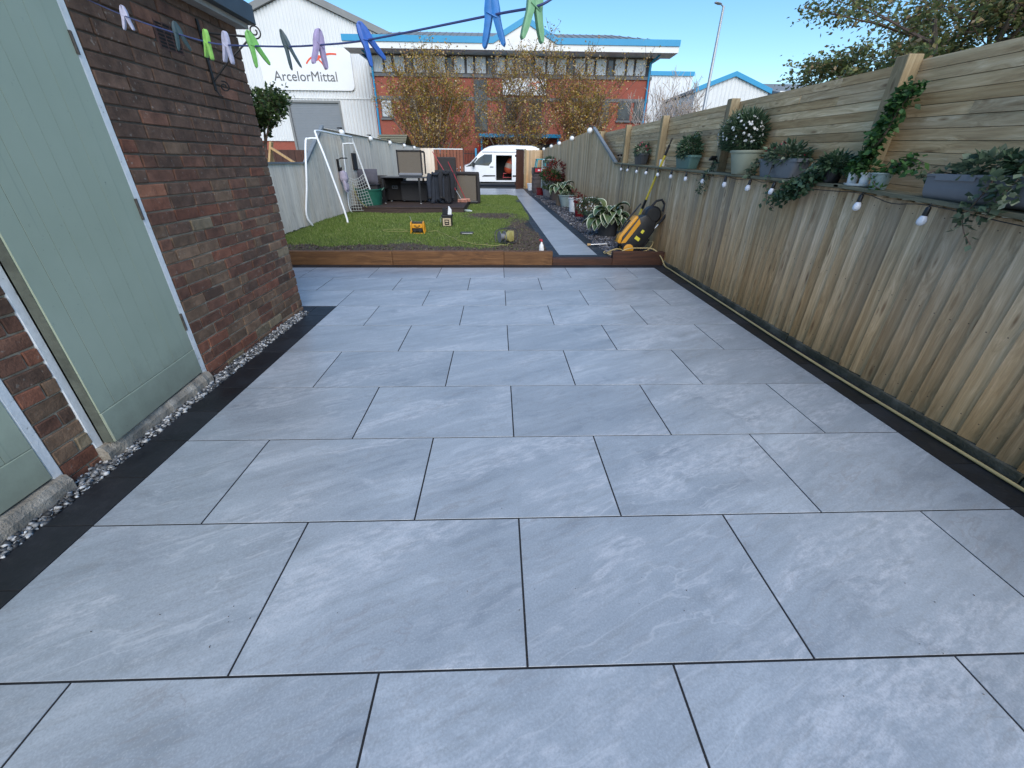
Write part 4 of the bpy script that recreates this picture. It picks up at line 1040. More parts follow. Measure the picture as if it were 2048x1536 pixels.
for side in (0, 1):
    G = {}
    for i, x in enumerate(xs):
        for j, z in enumerate(zs):
            zc = min(max(z, bot(x)), prof(TOP, x)); y = VY + yoff(zc, x) if side == 0 else VY + 1.98 - yoff(zc, x)
            G[i, j] = len(m.v); m.v.append((V0+x, y, zc))
    for i in range(len(xs)-1):
        for j in range(len(zs)-1):
            xc, zc = (xs[i]+xs[i+1])/2, (zs[j]+zs[j+1])/2
            if side == 0 and 2.46 < xc < 3.42 and .38 < zc < 1.72: continue
            q = [G[i, j], G[i+1, j], G[i+1, j+1], G[i, j+1]]
            if (Vector(m.v[q[0]])-Vector(m.v[q[3]])).length < 1e-5 and (Vector(m.v[q[1]])-Vector(m.v[q[2]])).length < 1e-5: continue
            m.f.append(tuple(q))
    top_e.append([G[i, len(zs)-1] for i in range(len(xs))])
rows = [top_e[0]]
for t, up in ((.12, .035), (.3, .06), (.5, .07), (.7, .06), (.88, .035)):
    row = []
    for a, b, x in zip(top_e[0], top_e[1], xs):
        A_, B_ = Vector(m.v[a]), Vector(m.v[b]); p = A_.lerp(B_, t); p.z += up; p.x -= up*.6 if x < .5 else 0; row.append(len(m.v)); m.v.append(tuple(p))
    rows.append(row)
rows.append(top_e[1])
for r1, r2 in zip(rows[:-1], rows[1:]):
    for i in range(len(xs)-1): m.f.append((r1[i], r1[i+1], r2[i+1], r2[i]))
m.build('body', 'van_paint', van, smooth=True)
MB().box(V0+.04, V0+.3, VY+.2, VY+1.78, .3, .82).box(V0+4.9, V0+5.04, VY+.12, VY+1.86, .3, 2.1).build('end_panel', 'van_paint', van)
it = MB(); it.box(V0+1.9, V0+4.9, VY+.25, VY+1.8, .40, .44).box(V0+1.9, V0+4.9, VY+1.74, VY+1.78, .44, 1.95).box(V0+1.9, V0+1.94, VY+.3, VY+1.74, .44, 1.95).box(V0+1.94, V0+4.9, VY+.35, VY+1.74, 1.96, 1.98)
it.build('load_bay', 'van_dark_interior', van)
def side_poly(pts, name, mat, d=.008, inset=.0, par=van):
    m = MB()
    for x, z in pts: m.v.append((V0+x, VY+yoff(z, x)-d, z))
    for x, z in pts: m.v.append((V0+x, VY+yoff(z, x)+.004, z))
    n = len(pts); m.f.append(tuple(range(n))); m.f += [(i, n+i, n+(i+1) % n, (i+1) % n) for i in range(n)]
    return m.build(name, mat, par)
side_poly([(1.02, 1.16), (1.28, 1.20), (2.02, 1.16), (2.22, 1.38), (2.24, 1.76), (1.78, 1.76), (1.42, 1.55)], 'side_window', 'dark_glass')
side_poly([(1.72, 1.17), (1.76, 1.17), (1.76, 1.76), (1.72, 1.72)], 'window_bar', 'van_trim', .013)
side_poly([(.62, 1.10), (1.0, 1.13), (1.36, 1.56), (1.30, 1.60), (.88, 1.22)], 'quarter_window', 'dark_glass', .010)
side_poly([(1.60, .58), (2.42, .60), (2.42, .66), (1.72, .66)], 'side_moulding', 'van_trim', .018)
side_poly([(3.46, .58), (4.0, .58), (4.0, .66), (3.46, .66)], 'side_moulding', 'van_trim', .018)
side_poly([(1.65, 1.86), (4.85, 1.88), (4.85, 1.91), (1.65, 1.90)], 'roof_gutter', 'van_trim', .012)
side_poly([(2.10, 1.085), (2.30, 1.085), (2.30, 1.12), (2.10, 1.12)], 'door_handle', 'van_trim', .03)
for x in (1.30, 2.40): side_poly([(x, .42), (x+.012, .42), (x+.012, 1.80), (x, 1.80)], 'door_seam', 'van_trim', .004)
side_poly([(.04, .84), (.34, .90), (.38, 1.0), (.20, 1.02), (.08, .95)], 'headlight', 'dark_glass', .02)
side_poly([(3.42, .38), (3.48, .38), (3.48, 1.74), (3.42, 1.74)], 'door_pillar', 'van_paint', .01)
m = MB().lathe([(.02, -.16), (.10, -.12), (.11, .08), (.04, .13)], 10, (V0+1.12, VY-.14, 1.22), 2, (.7, 1)); m.build('wing_mirror', 'van_trim', van, smooth=True)
MB().box(V0+.03, V0+.95, VY+.12, VY+1.86, .28, .46).build('bumper', 'van_trim', van)
for cx in (.92, 4.05):
    for yy in (VY+.03, VY+1.78):
        t_ = MB().lathe([(.21, 0), (.31, .0), (.345, .04), (.345, .16), (.31, .20), (.21, .20)], 28, (V0+cx, yy, .335), 1); t_ = t_.build('wheel', 'tyre_rubber', van, smooth=True)
        MB().lathe([(.03, -.004), (.19, .02), (.215, .005), (.215, .10), (.02, .10)], 20, (V0+cx, yy, .335), 1).build('rim', 'steel', t_, smooth=True)
MB().box(V0+.2, V0+4.9, VY+.25, VY+1.75, .22, .36).build('chassis', 'van_trim', van)
# orange mixer inside the van
cm = thing('cement_mixer', 'orange and grey cement mixer drum standing inside the open van', 'cement mixer', (V0+3.2, VY+.75, .46))
m = MB().lathe([(.05, -.02), (.24, 0), (.33, .12), (.34, .26)], 20); m.xf(Matrix.Translation((.05, 0, .30)) @ Matrix.Rotation(R(14), 4, 'Y')); m.build('drum_base', 'orange_paint', cm, world=False, smooth=True)
m = MB().lathe([(.34, .261), (.345, .30), (.32, .46), (.30, .52)], 20); m.xf(Matrix.Translation((.05, 0, .30)) @ Matrix.Rotation(R(14), 4, 'Y')); m.build('drum_band', 'cement_dust', cm, world=False, smooth=True)
m = MB().lathe([(.30, .521), (.20, .80), (.19, .84), (.14, .84)], 20); m.xf(Matrix.Translation((.05, 0, .30)) @ Matrix.Rotation(R(14), 4, 'Y')); m.build('drum_mouth', 'orange_paint', cm, world=False, smooth=True)
MB().tube([(-.30, -.1, 0), (-.28, -.1, .28), (.3, -.1, .28), (.3, -.1, 0)], .025, 8).tube([(-.32, -.15, .06), (.34, -.15, .06)], .02, 6).build('stand', 'red_handle', cm, world=False)

# ---------------------------------------------------------------- clothes line and pegs
def pix(x, y, d):    # point at a chosen depth, used once to lay out the slack line in the air
    return CAM + (_r*((x-1024)/821.94) - _u*((y-768)/821.94) + _f)*d
LINE = [(.62, -.55, 1.86)] + [tuple(v) for v in ((.062, .040, 1.5995), (-.085, .17, 1.575), (-.341, .403, 1.590), (-.482, .52, 1.592), (-.679, .596, 1.610), (-.86, .74, 1.640), (-1.03, .93, 1.70), (-1.52, 1.44, 1.86))] + [(-2.10, 2.02, 2.10)]
def smooth_line(pts, k=8):
    P = [Vector(p) for p in pts]; out = []
    for i in range(len(P)-1):
        p0, p1, p2, p3 = P[max(i-1, 0)], P[i], P[i+1], P[min(i+2, len(P)-1)]
        for j in range(k):
            t = j/k; out.append(.5*((2*p1) + (p2-p0)*t + (2*p0-5*p1+4*p2-p3)*t*t + (3*p1-p0-3*p2+p3)*t**3))
    out.append(P[-1]); return out
LP = None
PEGS = [  # px, py, depth, material, tilt, yaw, size, label
 (1069, 14, .62, 'peg_moss', 4, 20, .80, 'moss green plastic peg nearest the top edge, hanging on the line'),
 (985, 30, .68, 'peg_blue', -3, -15, .83, 'large blue plastic peg beside the moss green one on the line'),
 (734, 80, .86, 'peg_royal', -26, 25, .82, 'blue plastic peg clipped on the line in front of the office corner'),
 (638, 90, .93, 'peg_lilac', 10, 55, .79, 'lilac plastic peg on the line in front of the warehouse sign'),
 (575, 93, .97, 'peg_dark', -14, 8, .84, 'dark slim peg between the lilac and green pegs'),
 (508, 92, 1.02, 'peg_green', -16, 35, .80, 'green peg on the line just right of the brick corner'),
 (453, 90, 1.10, 'peg_pale', 12, -28, .76, 'pale grey lilac peg in front of the iron bracket'),
 (414, 84, 1.16, 'peg_lime', 16, -35, .74, 'lime green peg in front of the dark brick wall'),
 (357, 68, 1.28, 'peg_dark', -6, 40, .80, 'dark teal peg in front of the air brick'),
 (250, 32, 1.62, 'peg_pale', 2, 0, .85, 'small pale peg high against the dark bricks'),
]
pts = [pix(a, b, d) for a, b, d, *_ in PEGS]; pts = [pix(1330, -230, .56), pix(1190, -62, .58), pix(1112, -8, .605)] + pts + [Vector((-2.105, 2.05, 2.06))]
lo_ = MB().tube(smooth_line(pts), .0019, 6).build('clothes_line', 'line_cord'); tag(lo_, 'thin dark blue washing line strung across to the brick wall', 'clothes line')
HALF = [(-.003, .036), (.003, .039), (.0095, .034), (.0140, .022), (.0158, .008), (.0152, -.006), (.0172, -.020), (.0205, -.036), (.0215, -.048), (.0185, -.0535), (.0140, -.050), (.0085, -.036), (.0045, -.020), (.0015, -.008), (-.0005, .004), (.0005, .018)]
def peg_half(s):
    m = MB().prism([(x*s, z) for x, z in HALF], 1, -.0062, .0062); me = m.mesh('jaw', .0016, True, 2)
    return me
HM = {1: peg_half(1), -1: peg_half(-1)}
rib = MB().prism([(.0105, -.012), (.0150, -.028), (.0180, -.041), (.0150, -.041), (.0100, -.026)], 1, -.0070, .0070)
groove = MB().box(-.011, .011, -.0075, .0075, -.0025, .0).mesh('spring')
for i, (a, b, d, mat, tl, yw, sz, lab) in enumerate(PEGS):
    c = pix(a, b, d); t = thing('clothes_peg', lab, 'peg', c, (R(random.uniform(-6, 6)), R(tl), R(yw)), 'pegs on the washing line')
    t.rotation_euler = Euler((0, R(tl), R(yw)), 'XYZ'); t.scale = (sz, sz, sz)
    slim = .45 if 'slim' in lab else 1
    for s in (1, -1):
        o = link('jaw', HM[s].copy(), mat, t); o.rotation_euler.y = R(-3*s); o.scale.x = 1 if slim == 1 else .62
    o = link('spring', groove.copy(), mat if i % 2 else 'peg_dark', t); o.scale = (.9*slim, .6, 1)
    m = MB().tube([(-.010*slim, -.0068, .004), (0, -.0078, -.001), (.010*slim, -.0068, -.006)], .0011, 6).tube([(-.010*slim, .0068, .004), (0, .0078, -.001), (.010*slim, .0068, -.006)], .0011, 6); m.build('wire', mat, t, world=False)

# ---------------------------------------------------------------- festoon lights
bulb_me = MB().lathe([(.004, .0), (.013, -.004), (.020, -.016), (.0245, -.032), (.022, -.047), (.012, -.057), (.002, -.059)], 16).mesh('bulb', 0, True)
sock_me = MB().lathe([(.004, .046), (.010, .043), (.0135, .036), (.0150, .0), (.0135, -.008)], 12).mesh('socket', 0, True)
clip_me = MB().tube([(0, 0, .044), (.004, 0, .060), (.012, 0, .066)], .003, 6).mesh('clip', 0, True)
ordn = ['nearest', 'second', 'third', 'fourth', 'fifth', 'sixth', 'seventh', 'eighth', 'ninth', 'tenth', 'eleventh', 'twelfth', 'thirteenth']
BY = [1.79, 2.30, 3.32, 3.72, 4.21, 4.75, 5.27, 5.80, 6.35, 6.90, 7.45, 8.02, 8.50]
wire = []
for i, y in enumerate(BY):
    z = shelf_z(y) - .052 + (.0 if y > 2.4 else .0); x = FX - .082
    t = thing('festoon_bulb', f'{ordn[i]} white festoon bulb below the shelf, counted from the camera', 'bulb', (x, y, z), (R(random.uniform(-5, 5)), R(random.uniform(-8, 8) + 8), 0), 'festoon bulbs below the shelf')
    link('bulb', bulb_me, 'bulb_glass', t); link('socket', sock_me, 'black_plastic', t); link('clip', clip_me, 'black_plastic', t)
    wire += [(x+.004, y, z+.050)]
    if i < len(BY)-1: ym = (y+BY[i+1])/2; wire += [(x+.003, ym, shelf_z(ym) - .022 + random.uniform(-.008, .004))]
wire = [(FX-.08, .4, shelf_z(.4)-.01), (FX-.08, 1.2, shelf_z(1.2)-.02)] + wire + [(FX-.08, 9.1, 1.34)]
tag(MB().tube(smooth_line(wire, 4), .0028, 5).build('festoon_cable', 'black_plastic'), 'black festoon cable running under the shelf edge', 'cable')
gl_me = MB().lathe([(.01, .075), (.04, .062), (.066, .03), (.075, 0), (.066, -.035), (.04, -.064), (.005, -.075)], 18).mesh('globe', 0, True)
for nm, pos, lab in (('R', [(2.335, 11.78, 2.10), (2.315, 14.55, 2.045), (2.295, 17.45, 2.005), (2.28, 19.98, 1.98), (2.255, 23.0, 1.95)], 'globe light on the tall right fence, counted from its sloping end'),
                     ('L', [(-3.985, 11.53, 1.985), (-3.985, 14.18, 1.965), (-3.985, 16.78, 1.95), (-3.985, 19.4, 1.94), (-3.985, 21.77, 1.93)], 'globe light on the silvery left fence, counted from its sloping end')):
    for i, p in enumerate(pos):
        t = thing('globe_light', f"{['first', 'second', 'third', 'fourth', 'fifth'][i]} white {lab}", 'light', p, (0, 0, 0), 'globe lights on the fence tops')
        link('globe', gl_me, 'white_plastic', t)
        s_ = 1 if nm == 'R' else -1
        MB().lathe([(.03, 0), (.03, .05), (.01, .055)], 10, (0, 0, .06)).box(0 if s_ > 0 else -.09, .09 if s_ > 0 else 0, -.03, .03, .085, .11).build('cap', 'black_plastic', t, world=False)
# solar spot lights
for loc, lab in (((2.49, 4.78, shelf_z(4.78)+.024), 'small black solar spotlight beside the white daisy pot'), ((2.47, 9.02, shelf_z(9.02)+.024), 'small black solar spotlight where the shelf meets the sloping fence')):
    t = thing('solar_light', lab, 'solar light', loc, (0, 0, 0), 'solar lights on the shelf')
    MB().tube([(0, 0, 0), (0, 0, .11)], .008, 6).build('stem', 'black_plastic', t, world=False)
    m = MB().box(-.05, .05, -.035, .035, 0, .018); m.xf(Matrix.Translation((0, 0, .13)) @ Matrix.Rotation(R(-30), 4, 'X')); m.build('panel', 'black_plastic', t, world=False)
    m = MB().lathe([(.018, 0), (.026, .05)], 10); m.xf(Matrix.Translation((-.01, -.02, .09)) @ Matrix.Rotation(R(70), 4, 'X')); m.build('lamp', 'black_plastic', t, world=False)

# ---------------------------------------------------------------- pots and plants
def round_pot(t, r0, r1, h, mat, rim=.008, name='pot', c=(0, 0, 0)):
    MB().lathe([(r0*.96, 0), (r0, .004), (r1*.97, h-.03*min(1, h*4)), (r1+rim*.4, h-.028*min(1, h*4)), (r1+rim, h-.02*min(1, h*4)), (r1+rim, h), (r1-.008, h), (r1-.012, h-.03), (.01, h-.035)], 24, c).build(name, mat, t, world=False, smooth=True)
def box_pot(t, lx, ly, h, mat, tap=.86, rnd=.03):
    m = MB(); pr = []
    for z, s in ((0, tap), (h*.82, .985), (h*.83, 1.03), (h, 1.04)): pr.append((z, s))
    n = 4; seg = 4; rings = []
    for z, s in pr + [(h, .93), (h-.03, .92)]:
        ring = []
        for qx, qy, a in ((1, 1, 0), (-1, 1, 90), (-1, -1, 180), (1, -1, 270)):
            for i in range(seg+1):
                tt = R(a+90*i/seg); ring.append((qx*(lx/2*s-rnd)+rnd*math.cos(tt), qy*(ly/2*s-rnd)+rnd*math.sin(tt), z))
        b = len(m.v); m.v += ring; rings.append((b, len(ring)))
    for (b1, k1), (b2, k2) in zip(rings[:-1], rings[1:]):
        for i in range(k1): j = (i+1) % k1; m.f.append((b1+i, b1+j, b2+j, b2+i))
    m.f.append(tuple(rings[0][0]+i for i in range(rings[0][1]))); m.f.append(tuple(rings[-1][0]+i for i in range(rings[-1][1])))
    m.build('pot', mat, t, world=False, smooth=True)
def lfol(name, mat, t, P, size, D=None, wid=.5, droop=0., jit=.35):
    V, F = leaves(np.asarray(P), size, D, wid, droop, None, jit); return tag(np_mesh(name, V, F, mat, t), kind='stuff')
def mound(t, n, c, r, size, mat, wid=.5, droop=.1, name='foliage'):
    P, d = blob_points(n, c, r); P[:, 2] = np.maximum(P[:, 2], c[2]-r[2]*.55); return lfol(name, mat, t, P, size, d, wid, droop)
def flowers(t, n, c, r, size, mat):
    P, d = blob_points(n, c, r, shell=.9); k = d[:, 2] > -.45; P = P[k]; d = d[k]
    V = []; F = []
    for p, dd in zip(P, d):
        q = Vector(dd).to_track_quat('Z', 'Y'); b = len(V); s = size*random.uniform(.7, 1.2)
        V.append(tuple(Vector(p)+q @ Vector((0, 0, s*.25))))
        for i in range(7): a = 2*math.pi*i/7; V.append(tuple(Vector(p) + q @ Vector((math.cos(a)*s*.5, math.sin(a)*s*.5, 0))))
        for i in range(7): F.append((b, b+1+i, b+1+(i+1) % 7))
    np_mesh('flowers', V, F, mat, t)['kind'] = 'stuff'
def trail(t, path, n, size, mat, spread=.03, name='trailing_stem', wid=.7):
    pts = smooth_line(path, 6); P = np.array([tuple(p) for p in pts]); idx = rng.integers(0, len(P), n)
    lfol(name, mat, t, P[idx]+rng.normal(0, spread, (n, 3)), size, None, wid, .3)
    MB().tube(pts, .003, 4).build('stem', 'twig', t, world=False)
SX = 2.49
def shelf_thing(name, label, cat, y, dx=0, group='pots on the fence shelf', dz=0.0):
    return thing(name, label, cat, (SX+dx, y, shelf_z(y)+.026+dz), (0, 0, 0), group)
t = shelf_thing('potted_plant', 'small grey square pot with pink flowers at the far end of the shelf', 'potted plant', 7.6)
box_pot(t, .15, .42, .17, 'dark_grey_pot', .8); mound(t, 420, (0, 0, .22), (.11, .26, .10), .05, 'grey_green_leaf'); flowers(t, 36, (0, 0, .26), (.10, .24, .10), .03, 'pink_petal')
t = shelf_thing('potted_plant', 'teal rectangular pot of dark green foliage on the shelf', 'potted plant', 5.55)
box_pot(t, .16, .50, .16, 'teal_pot', .82); mound(t, 900, (0, .02, .24), (.11, .30, .13), .055, 'dark_ivy', .35); mound(t, 150, (-.05, -.02, .17), (.06, .18, .05), .04, 'grey_green_leaf')
trail(t, [(0, -.05, .2), (0, -.1, .32), (.0, -.12, .40)], 60, .04, 'dark_ivy', .03)
t = shelf_thing('potted_plant', 'pale sage round pot bursting with small white daisies', 'potted plant', 4.08)
round_pot(t, .105, .155, .215, 'sage_pot'); mound(t, 3000, (0, .16, .36), (.15, .34, .20), .055, 'dark_ivy', .18, -.1); mound(t, 900, (0, .2, .40), (.15, .36, .19), .05, 'grey_green_leaf', .16, -.1)
flowers(t, 210, (-.02, .20, .36), (.17, .36, .20), .024, 'white_petal')
trail(t, [(-.05, .5, .1), (-.09, .62, .0), (-.10, .66, -.12), (-.11, .70, -.22)], 160, .03, 'grey_green_leaf', .025)
t = shelf_thing('potted_plant', 'grey trough with pink flowers and variegated trailing leaves beside the owl', 'potted plant', 3.42)
box_pot(t, .15, .56, .15, 'grey_pot', .84); mound(t, 380, (0, 0, .17), (.11, .32, .06), .055, 'grey_green_leaf'); mound(t, 200, (0, 0, .2), (.09, .3, .07), .05, 'dark_ivy'); flowers(t, 16, (0, .02, .2), (.09, .28, .09), .032, 'pink_petal')
trail(t, [(-.06, .28, .14), (-.09, .34, .08), (-.09, .36, -.02)], 60, .045, 'grey_green_leaf', .02); trail(t, [(-.08, .02, .12), (-.105, .0, .0), (-.11, -.04, -.12), (-.11, -.10, -.2), (-.11, -.22, -.24)], 36, .04, 'dark_ivy', .012)
ow = thing('owl_ornament', 'small brown and cream owl ornament on the shelf', 'ornament', (SX-.02, 2.93, shelf_z(2.93)+.026), (0, 0, R(-25)), None)
MB().lathe([(.028, 0), (.042, .012), (.046, .045), (.040, .075), (.030, .086)], 18).build('body', 'owl_cream', ow, world=False, smooth=True)
MB().lathe([(.030, .084), (.041, .096), (.043, .115), (.034, .132), (.015, .138)], 18).build('head', 'owl_brown', ow, world=False, smooth=True)
for s in (-1, 1):
    MB().lathe([(.002, 0), (.013, .003), (.011, .008), (.001, .009)], 12, (-.044, s*.016, .115), 0).build('eye', 'owl_cream', ow, world=False)
    MB().tube([(-.005, s*.026, .130), (-.005, s*.032, .150)], [.010, .002], 6).build('ear_tuft', 'owl_brown', ow, world=False)
    m = MB().lathe([(.004, 0), (.016, .02), (.018, .05), (.006, .072)], 10, (0, s*.042, .012), 2, (1.5, .6)); m.build('wing', 'owl_brown', ow, world=False, smooth=True)
MB().tube([(-.044, 0, .108), (-.056, 0, .100)], [.005, .001], 6).build('beak', 'black_plastic', ow, world=False)
t = shelf_thing('trailing_ivy', 'dark green ivy spilling over the shelf between the owl and the post', 'plant', 2.72, -.03, None)
round_pot(t, .05, .065, .10, 'black_plastic')
for k_ in range(7): trail(t, [(0, 0, .10+k_*.004), (-.07, .02+.03*k_, .09-.01*k_), (-.10, .10+.05*k_, .0-.012*k_), (-.11, .18+.05*k_, -.07-.015*k_)], 130, .042, 'dark_ivy', .028)
mound(t, 350, (-.02, -.02, .13), (.08, .13, .06), .045, 'dark_ivy')
tr = shelf_thing('pot_tray', 'white plastic tray under two small pots by the post', 'tray', 2.45, -.035, None)
m = MB().lathe([(.05, 0), (.075, .004), (.085, .018), (.078, .018), (.068, .008), (.01, .007)], 20, (0, 0, 0), 2, (.62, 1.35)); m.build('tray', 'white_plastic', tr, world=False, smooth=True)
for y, r, h, mat, lab in ((2.505, .036, .085, 'white_plastic', 'white pot on the tray, holding bright ivy that climbs the post'), (2.395, .034, .08, 'white_plastic', 'small white ribbed pot on the tray next to the grey pot')):
    t = thing('potted_plant', lab, 'potted plant', (SX-.035, y, shelf_z(y)+.036), (0, 0, 0), 'pots on the fence shelf'); round_pot(t, r*.8, r, h, mat, .004); mound(t, 90, (0, 0, h+.02), (.05, .06, .04), .04, 'bright_ivy')
    if y > 2.45:
        for k_ in range(9): 
            o_ = random.uniform(-.05, .05); trail(t, [(0, 0, h), (.0, -.04+o_*.4, .17), (.0, -.09+o_, .28), (.015, -.10+o_, .38), (.03, -.12+o_*.9, .47), (.04, -.17+o_*.8, .55)], 85, .042, 'bright_ivy', .022)
t = shelf_thing('potted_plant', 'light grey ribbed pot with leggy green geranium by the post', 'potted plant', 2.27, -.03)
round_pot(t, .044, .058, .10, 'pale_glaze_pot', .004)
for a in range(6): trail(t, [(0, 0, .09), (-.01, -.06-.02*a, .13+.01*a), (-.02, -.13-.03*a, .12+.02*(a % 3))], 22, .045, 'bright_ivy', .02)
trail(t, [(-.03, .0, .08), (-.06, -.03, .03), (-.06, -.08, .01)], 20, .035, 'bright_ivy', .012)
# big round-bottomed trough near the camera
t = shelf_thing('potted_plant', 'large grey half round trough nearest the camera with trailing variegated ivy', 'potted plant', 1.52, -.01)
pr = []
for i in range(9): a = R(180+180*i/8); pr.append((.085*math.cos(a)*1.0, .085+.085*math.sin(a)))
pr += [(.088, .135), (.094, .136), (.094, .150), (-.094, .150), (-.094, .136), (-.088, .135)]
MB().prism(pr, 1, -.36, .36).build('pot', 'grey_pot', t, world=False, bevel=.003, smooth=True)
MB().prism([(-.0935, .118), (-.0965, .118), (-.0965, .149), (-.0935, .149)], 1, .08, .30).build('lip_panel', 'grey_pot', t, world=False, bevel=.001)
mound(t, 420, (0, .10, .18), (.08, .18, .07), .042, 'grey_green_leaf', .8); mound(t, 380, (0, -.12, .19), (.08, .2, .08), .042, 'dark_ivy', .8)
trail(t, [(-.08, -.0, .16), (-.12, -.02, .08), (-.115, .02, -.02), (-.11, .05, -.10)], 60, .038, 'grey_green_leaf', .022, wid=.9); trail(t, [(-.08, -.12, .16), (-.13, -.12, .08), (-.12, -.08, -.03)], 80, .038, 'grey_green_leaf', .025, wid=.9)
trail(t, [(0, .3, .15), (-.06, .36, .16), (-.08, .40, .13)], 24, .04, 'grey_green_leaf', .015); trail(t, [(-.11, .03, -.06), (-.10, .0, -.12), (-.10, -.06, -.17)], 8, .05, 'grey_green_leaf', .012, wid=.9)
mg = shelf_thing('white_mug', 'white mug on the shelf behind the yellow pole', 'mug', 6.46, -.02, None)
MB().lathe([(.034, 0), (.04, .004), (.042, .095), (.037, .095), (.034, .01), (.005, .008)], 18).build('cup', 'white_plastic', mg, world=False, smooth=True)
MB().tube([(-.01, -.04, .08), (-.02, -.068, .07), (-.02, -.068, .035), (-.01, -.04, .02)], .006, 6).build('handle', 'white_plastic', mg, world=False, smooth=True)

# pots standing on the slate
def hosta(t, n, c, L, spread=1.0, zb=.0):
    V = []; F = []; E = []
    nl, nw = 7, 4
    for i in range(n):
        a = random.uniform(0, 2*math.pi); el = random.uniform(.15, 1.25); l = L*random.uniform(.6, 1.15); w_ = l*random.uniform(.27, .36)
        dirx = Vector((math.cos(a), math.sin(a), 0)); p = Vector(c) + dirx*random.uniform(.0, .08); ang = el; stem = l*random.uniform(.3, .8)*spread
        p0 = p.copy(); p = p + (dirx*math.cos(ang) + Vector((0, 0, 1))*math.sin(ang))*stem; side = Vector((-dirx.y, dirx.x, 0)); b = len(V)
        for u in range(nl+1):
            tt = u/nl; ww = w_*math.sin(math.pi*min(1, tt*.93+.07)**.75)*1.0 + .003
            nrm = (dirx*-math.sin(ang) + Vector((0, 0, 1))*math.cos(ang))
            for q in range(-nw, nw+1):
                s = q/nw; V.append(tuple(p + side*ww*s + nrm*(abs(s)*ww*.35))); E.append(max(abs(s), (tt-.86)/.14*.9 if tt > .86 else 0))
            p = p + (dirx*math.cos(ang) + Vector((0, 0, 1))*math.sin(ang))*(l/nl); ang -= random.uniform(.22, .42)
        k = 2*nw+1
        for u in range(nl):
            for q in range(k-1): F.append((b+u*k+q, b+u*k+q+1, b+(u+1)*k+q+1, b+(u+1)*k+q))
    o = np_mesh('leaves', V, F, 'hosta_leaf', t, attr=('edge', E))
    for p_ in o.data.polygons: p_.use_smooth = True
GZ = .100
def bed_thing(label, x, y, name='potted_plant', cat='potted plant', group='pots on the slate bed'): return thing(name, label, cat, (x, y, GZ), (0, 0, 0), group)
t = bed_thing('large bushy hosta with cream edged leaves in a dark pot beside the pressure washer', 2.06, 7.75); round_pot(t, .16, .22, .30, 'dark_grey_pot', .012); hosta(t, 64, (0, 0, .28), .30, .9); hosta(t, 24, (-.12, -.05, .24), .28, .5)
t = bed_thing('low pot of white daisies between the large hosta and the red pot', 2.12, 9.75); round_pot(t, .14, .18, .24, 'dark_grey_pot'); mound(t, 1500, (0, 0, .34), (.34, .34, .20), .06, 'dark_ivy', .25); flowers(t, 70, (0, 0, .36), (.34, .34, .21), .035, 'white_petal')
t = bed_thing('dark red glazed pot standing in front of a white pot', 2.10, 10.95); round_pot(t, .13, .19, .38, 'red_glaze_pot', .015); mound(t, 180, (0, 0, .42), (.16, .16, .09), .06, 'red_leaf', .3)
t = bed_thing('white round pot half hidden by the dark red pot', 2.13, 12.1); round_pot(t, .14, .18, .38, 'white_plastic', .012); mound(t, 120, (0, 0, .45), (.13, .13, .14), .07, 'red_leaf', .3)
t = bed_thing('pale green glazed bowl shaped pot', 2.18, 13.75); round_pot(t, .20, .30, .36, 'pale_glaze_pot', .02); mound(t, 160, (0, 0, .36), (.22, .22, .06), .06, 'dark_ivy')
t = bed_thing('small terracotta pot with a cream edged hosta spreading over it', 1.98, 14.1); round_pot(t, .12, .16, .36, 'terracotta_pot', .012); hosta(t, 40, (0.02, 0, .42), .34, .9)
t = bed_thing('dark pot with tall red leaved shrub', 2.08, 16.2); round_pot(t, .16, .22, .36, 'brown_barrel', .012); mound(t, 420, (0, 0, .95), (.42, .42, .38), .11, 'red_leaf', .35); mound(t, 700, (-.08, 0, .62), (.40, .40, .32), .11, 'green_leaf', .35)
t = bed_thing('tall grey tub with a grassy green plant under the ladder', 2.05, 18.3); round_pot(t, .20, .30, .60, 'grey_pot', .02); mound(t, 700, (0, 0, .78), (.30, .30, .22), .14, 'bright_ivy', .12, -.6)
t = bed_thing('squat dark red pot in front of the ladder foot', 1.78, 18.9); round_pot(t, .17, .21, .30, 'red_glaze_pot', .03); mound(t, 60, (0, 0, .31), (.16, .16, .04), .05, 'dark_ivy')
t = bed_thing('brown ribbed water barrel near the far end of the bed', 1.80, 20.2, 'water_barrel', 'barrel', None)
MB().lathe([(.27, 0), (.30, .1), (.31, .4), (.30, .72), (.32, .74), (.32, .80), (.02, .80)], 24).build('barrel', 'brown_barrel', t, world=False, smooth=True)
for z in (.2, .4, .6): MB().lathe([(.305, z), (.322, z+.015), (.322, z+.035), (.305, z+.05)], 24).build('hoop', 'brown_barrel', t, world=False)
t = thing('tool_crate', 'dark crate of red handled tools on top of the water barrel', 'crate', (1.80, 20.2, .902), (0, 0, R(8)), None)
m = MB().box(-.30, .30, -.2, .2, 0, .02).box(-.30, .30, -.2, -.18, .02, .26).box(-.30, .30, .18, .2, .02, .26).box(-.30, -.28, -.18, .18, .02, .26).box(.28, .30, -.18, .18, .02, .26); m.build('box', 'black_plastic', t, world=False)
MB().box(-.22, .2, -.206, -.201, .08, .22).build('label_panel', 'red_handle', t, world=False); MB().box(-.1, .0, -.208, -.2065, .12, .18).box(.05, .12, -.208, -.2065, .1, .2).build('print', 'white_plastic', t, world=False)
t = thing('step_stool', 'bright turquoise plastic step stool perched on the crate', 'stool', (1.86, 20.25, 1.165), (0, 0, R(10)), None)
MB().box(-.20, .20, -.14, .14, .30, .34).build('seat', 'teal_plastic', t, world=False, bevel=.015, seg=2)
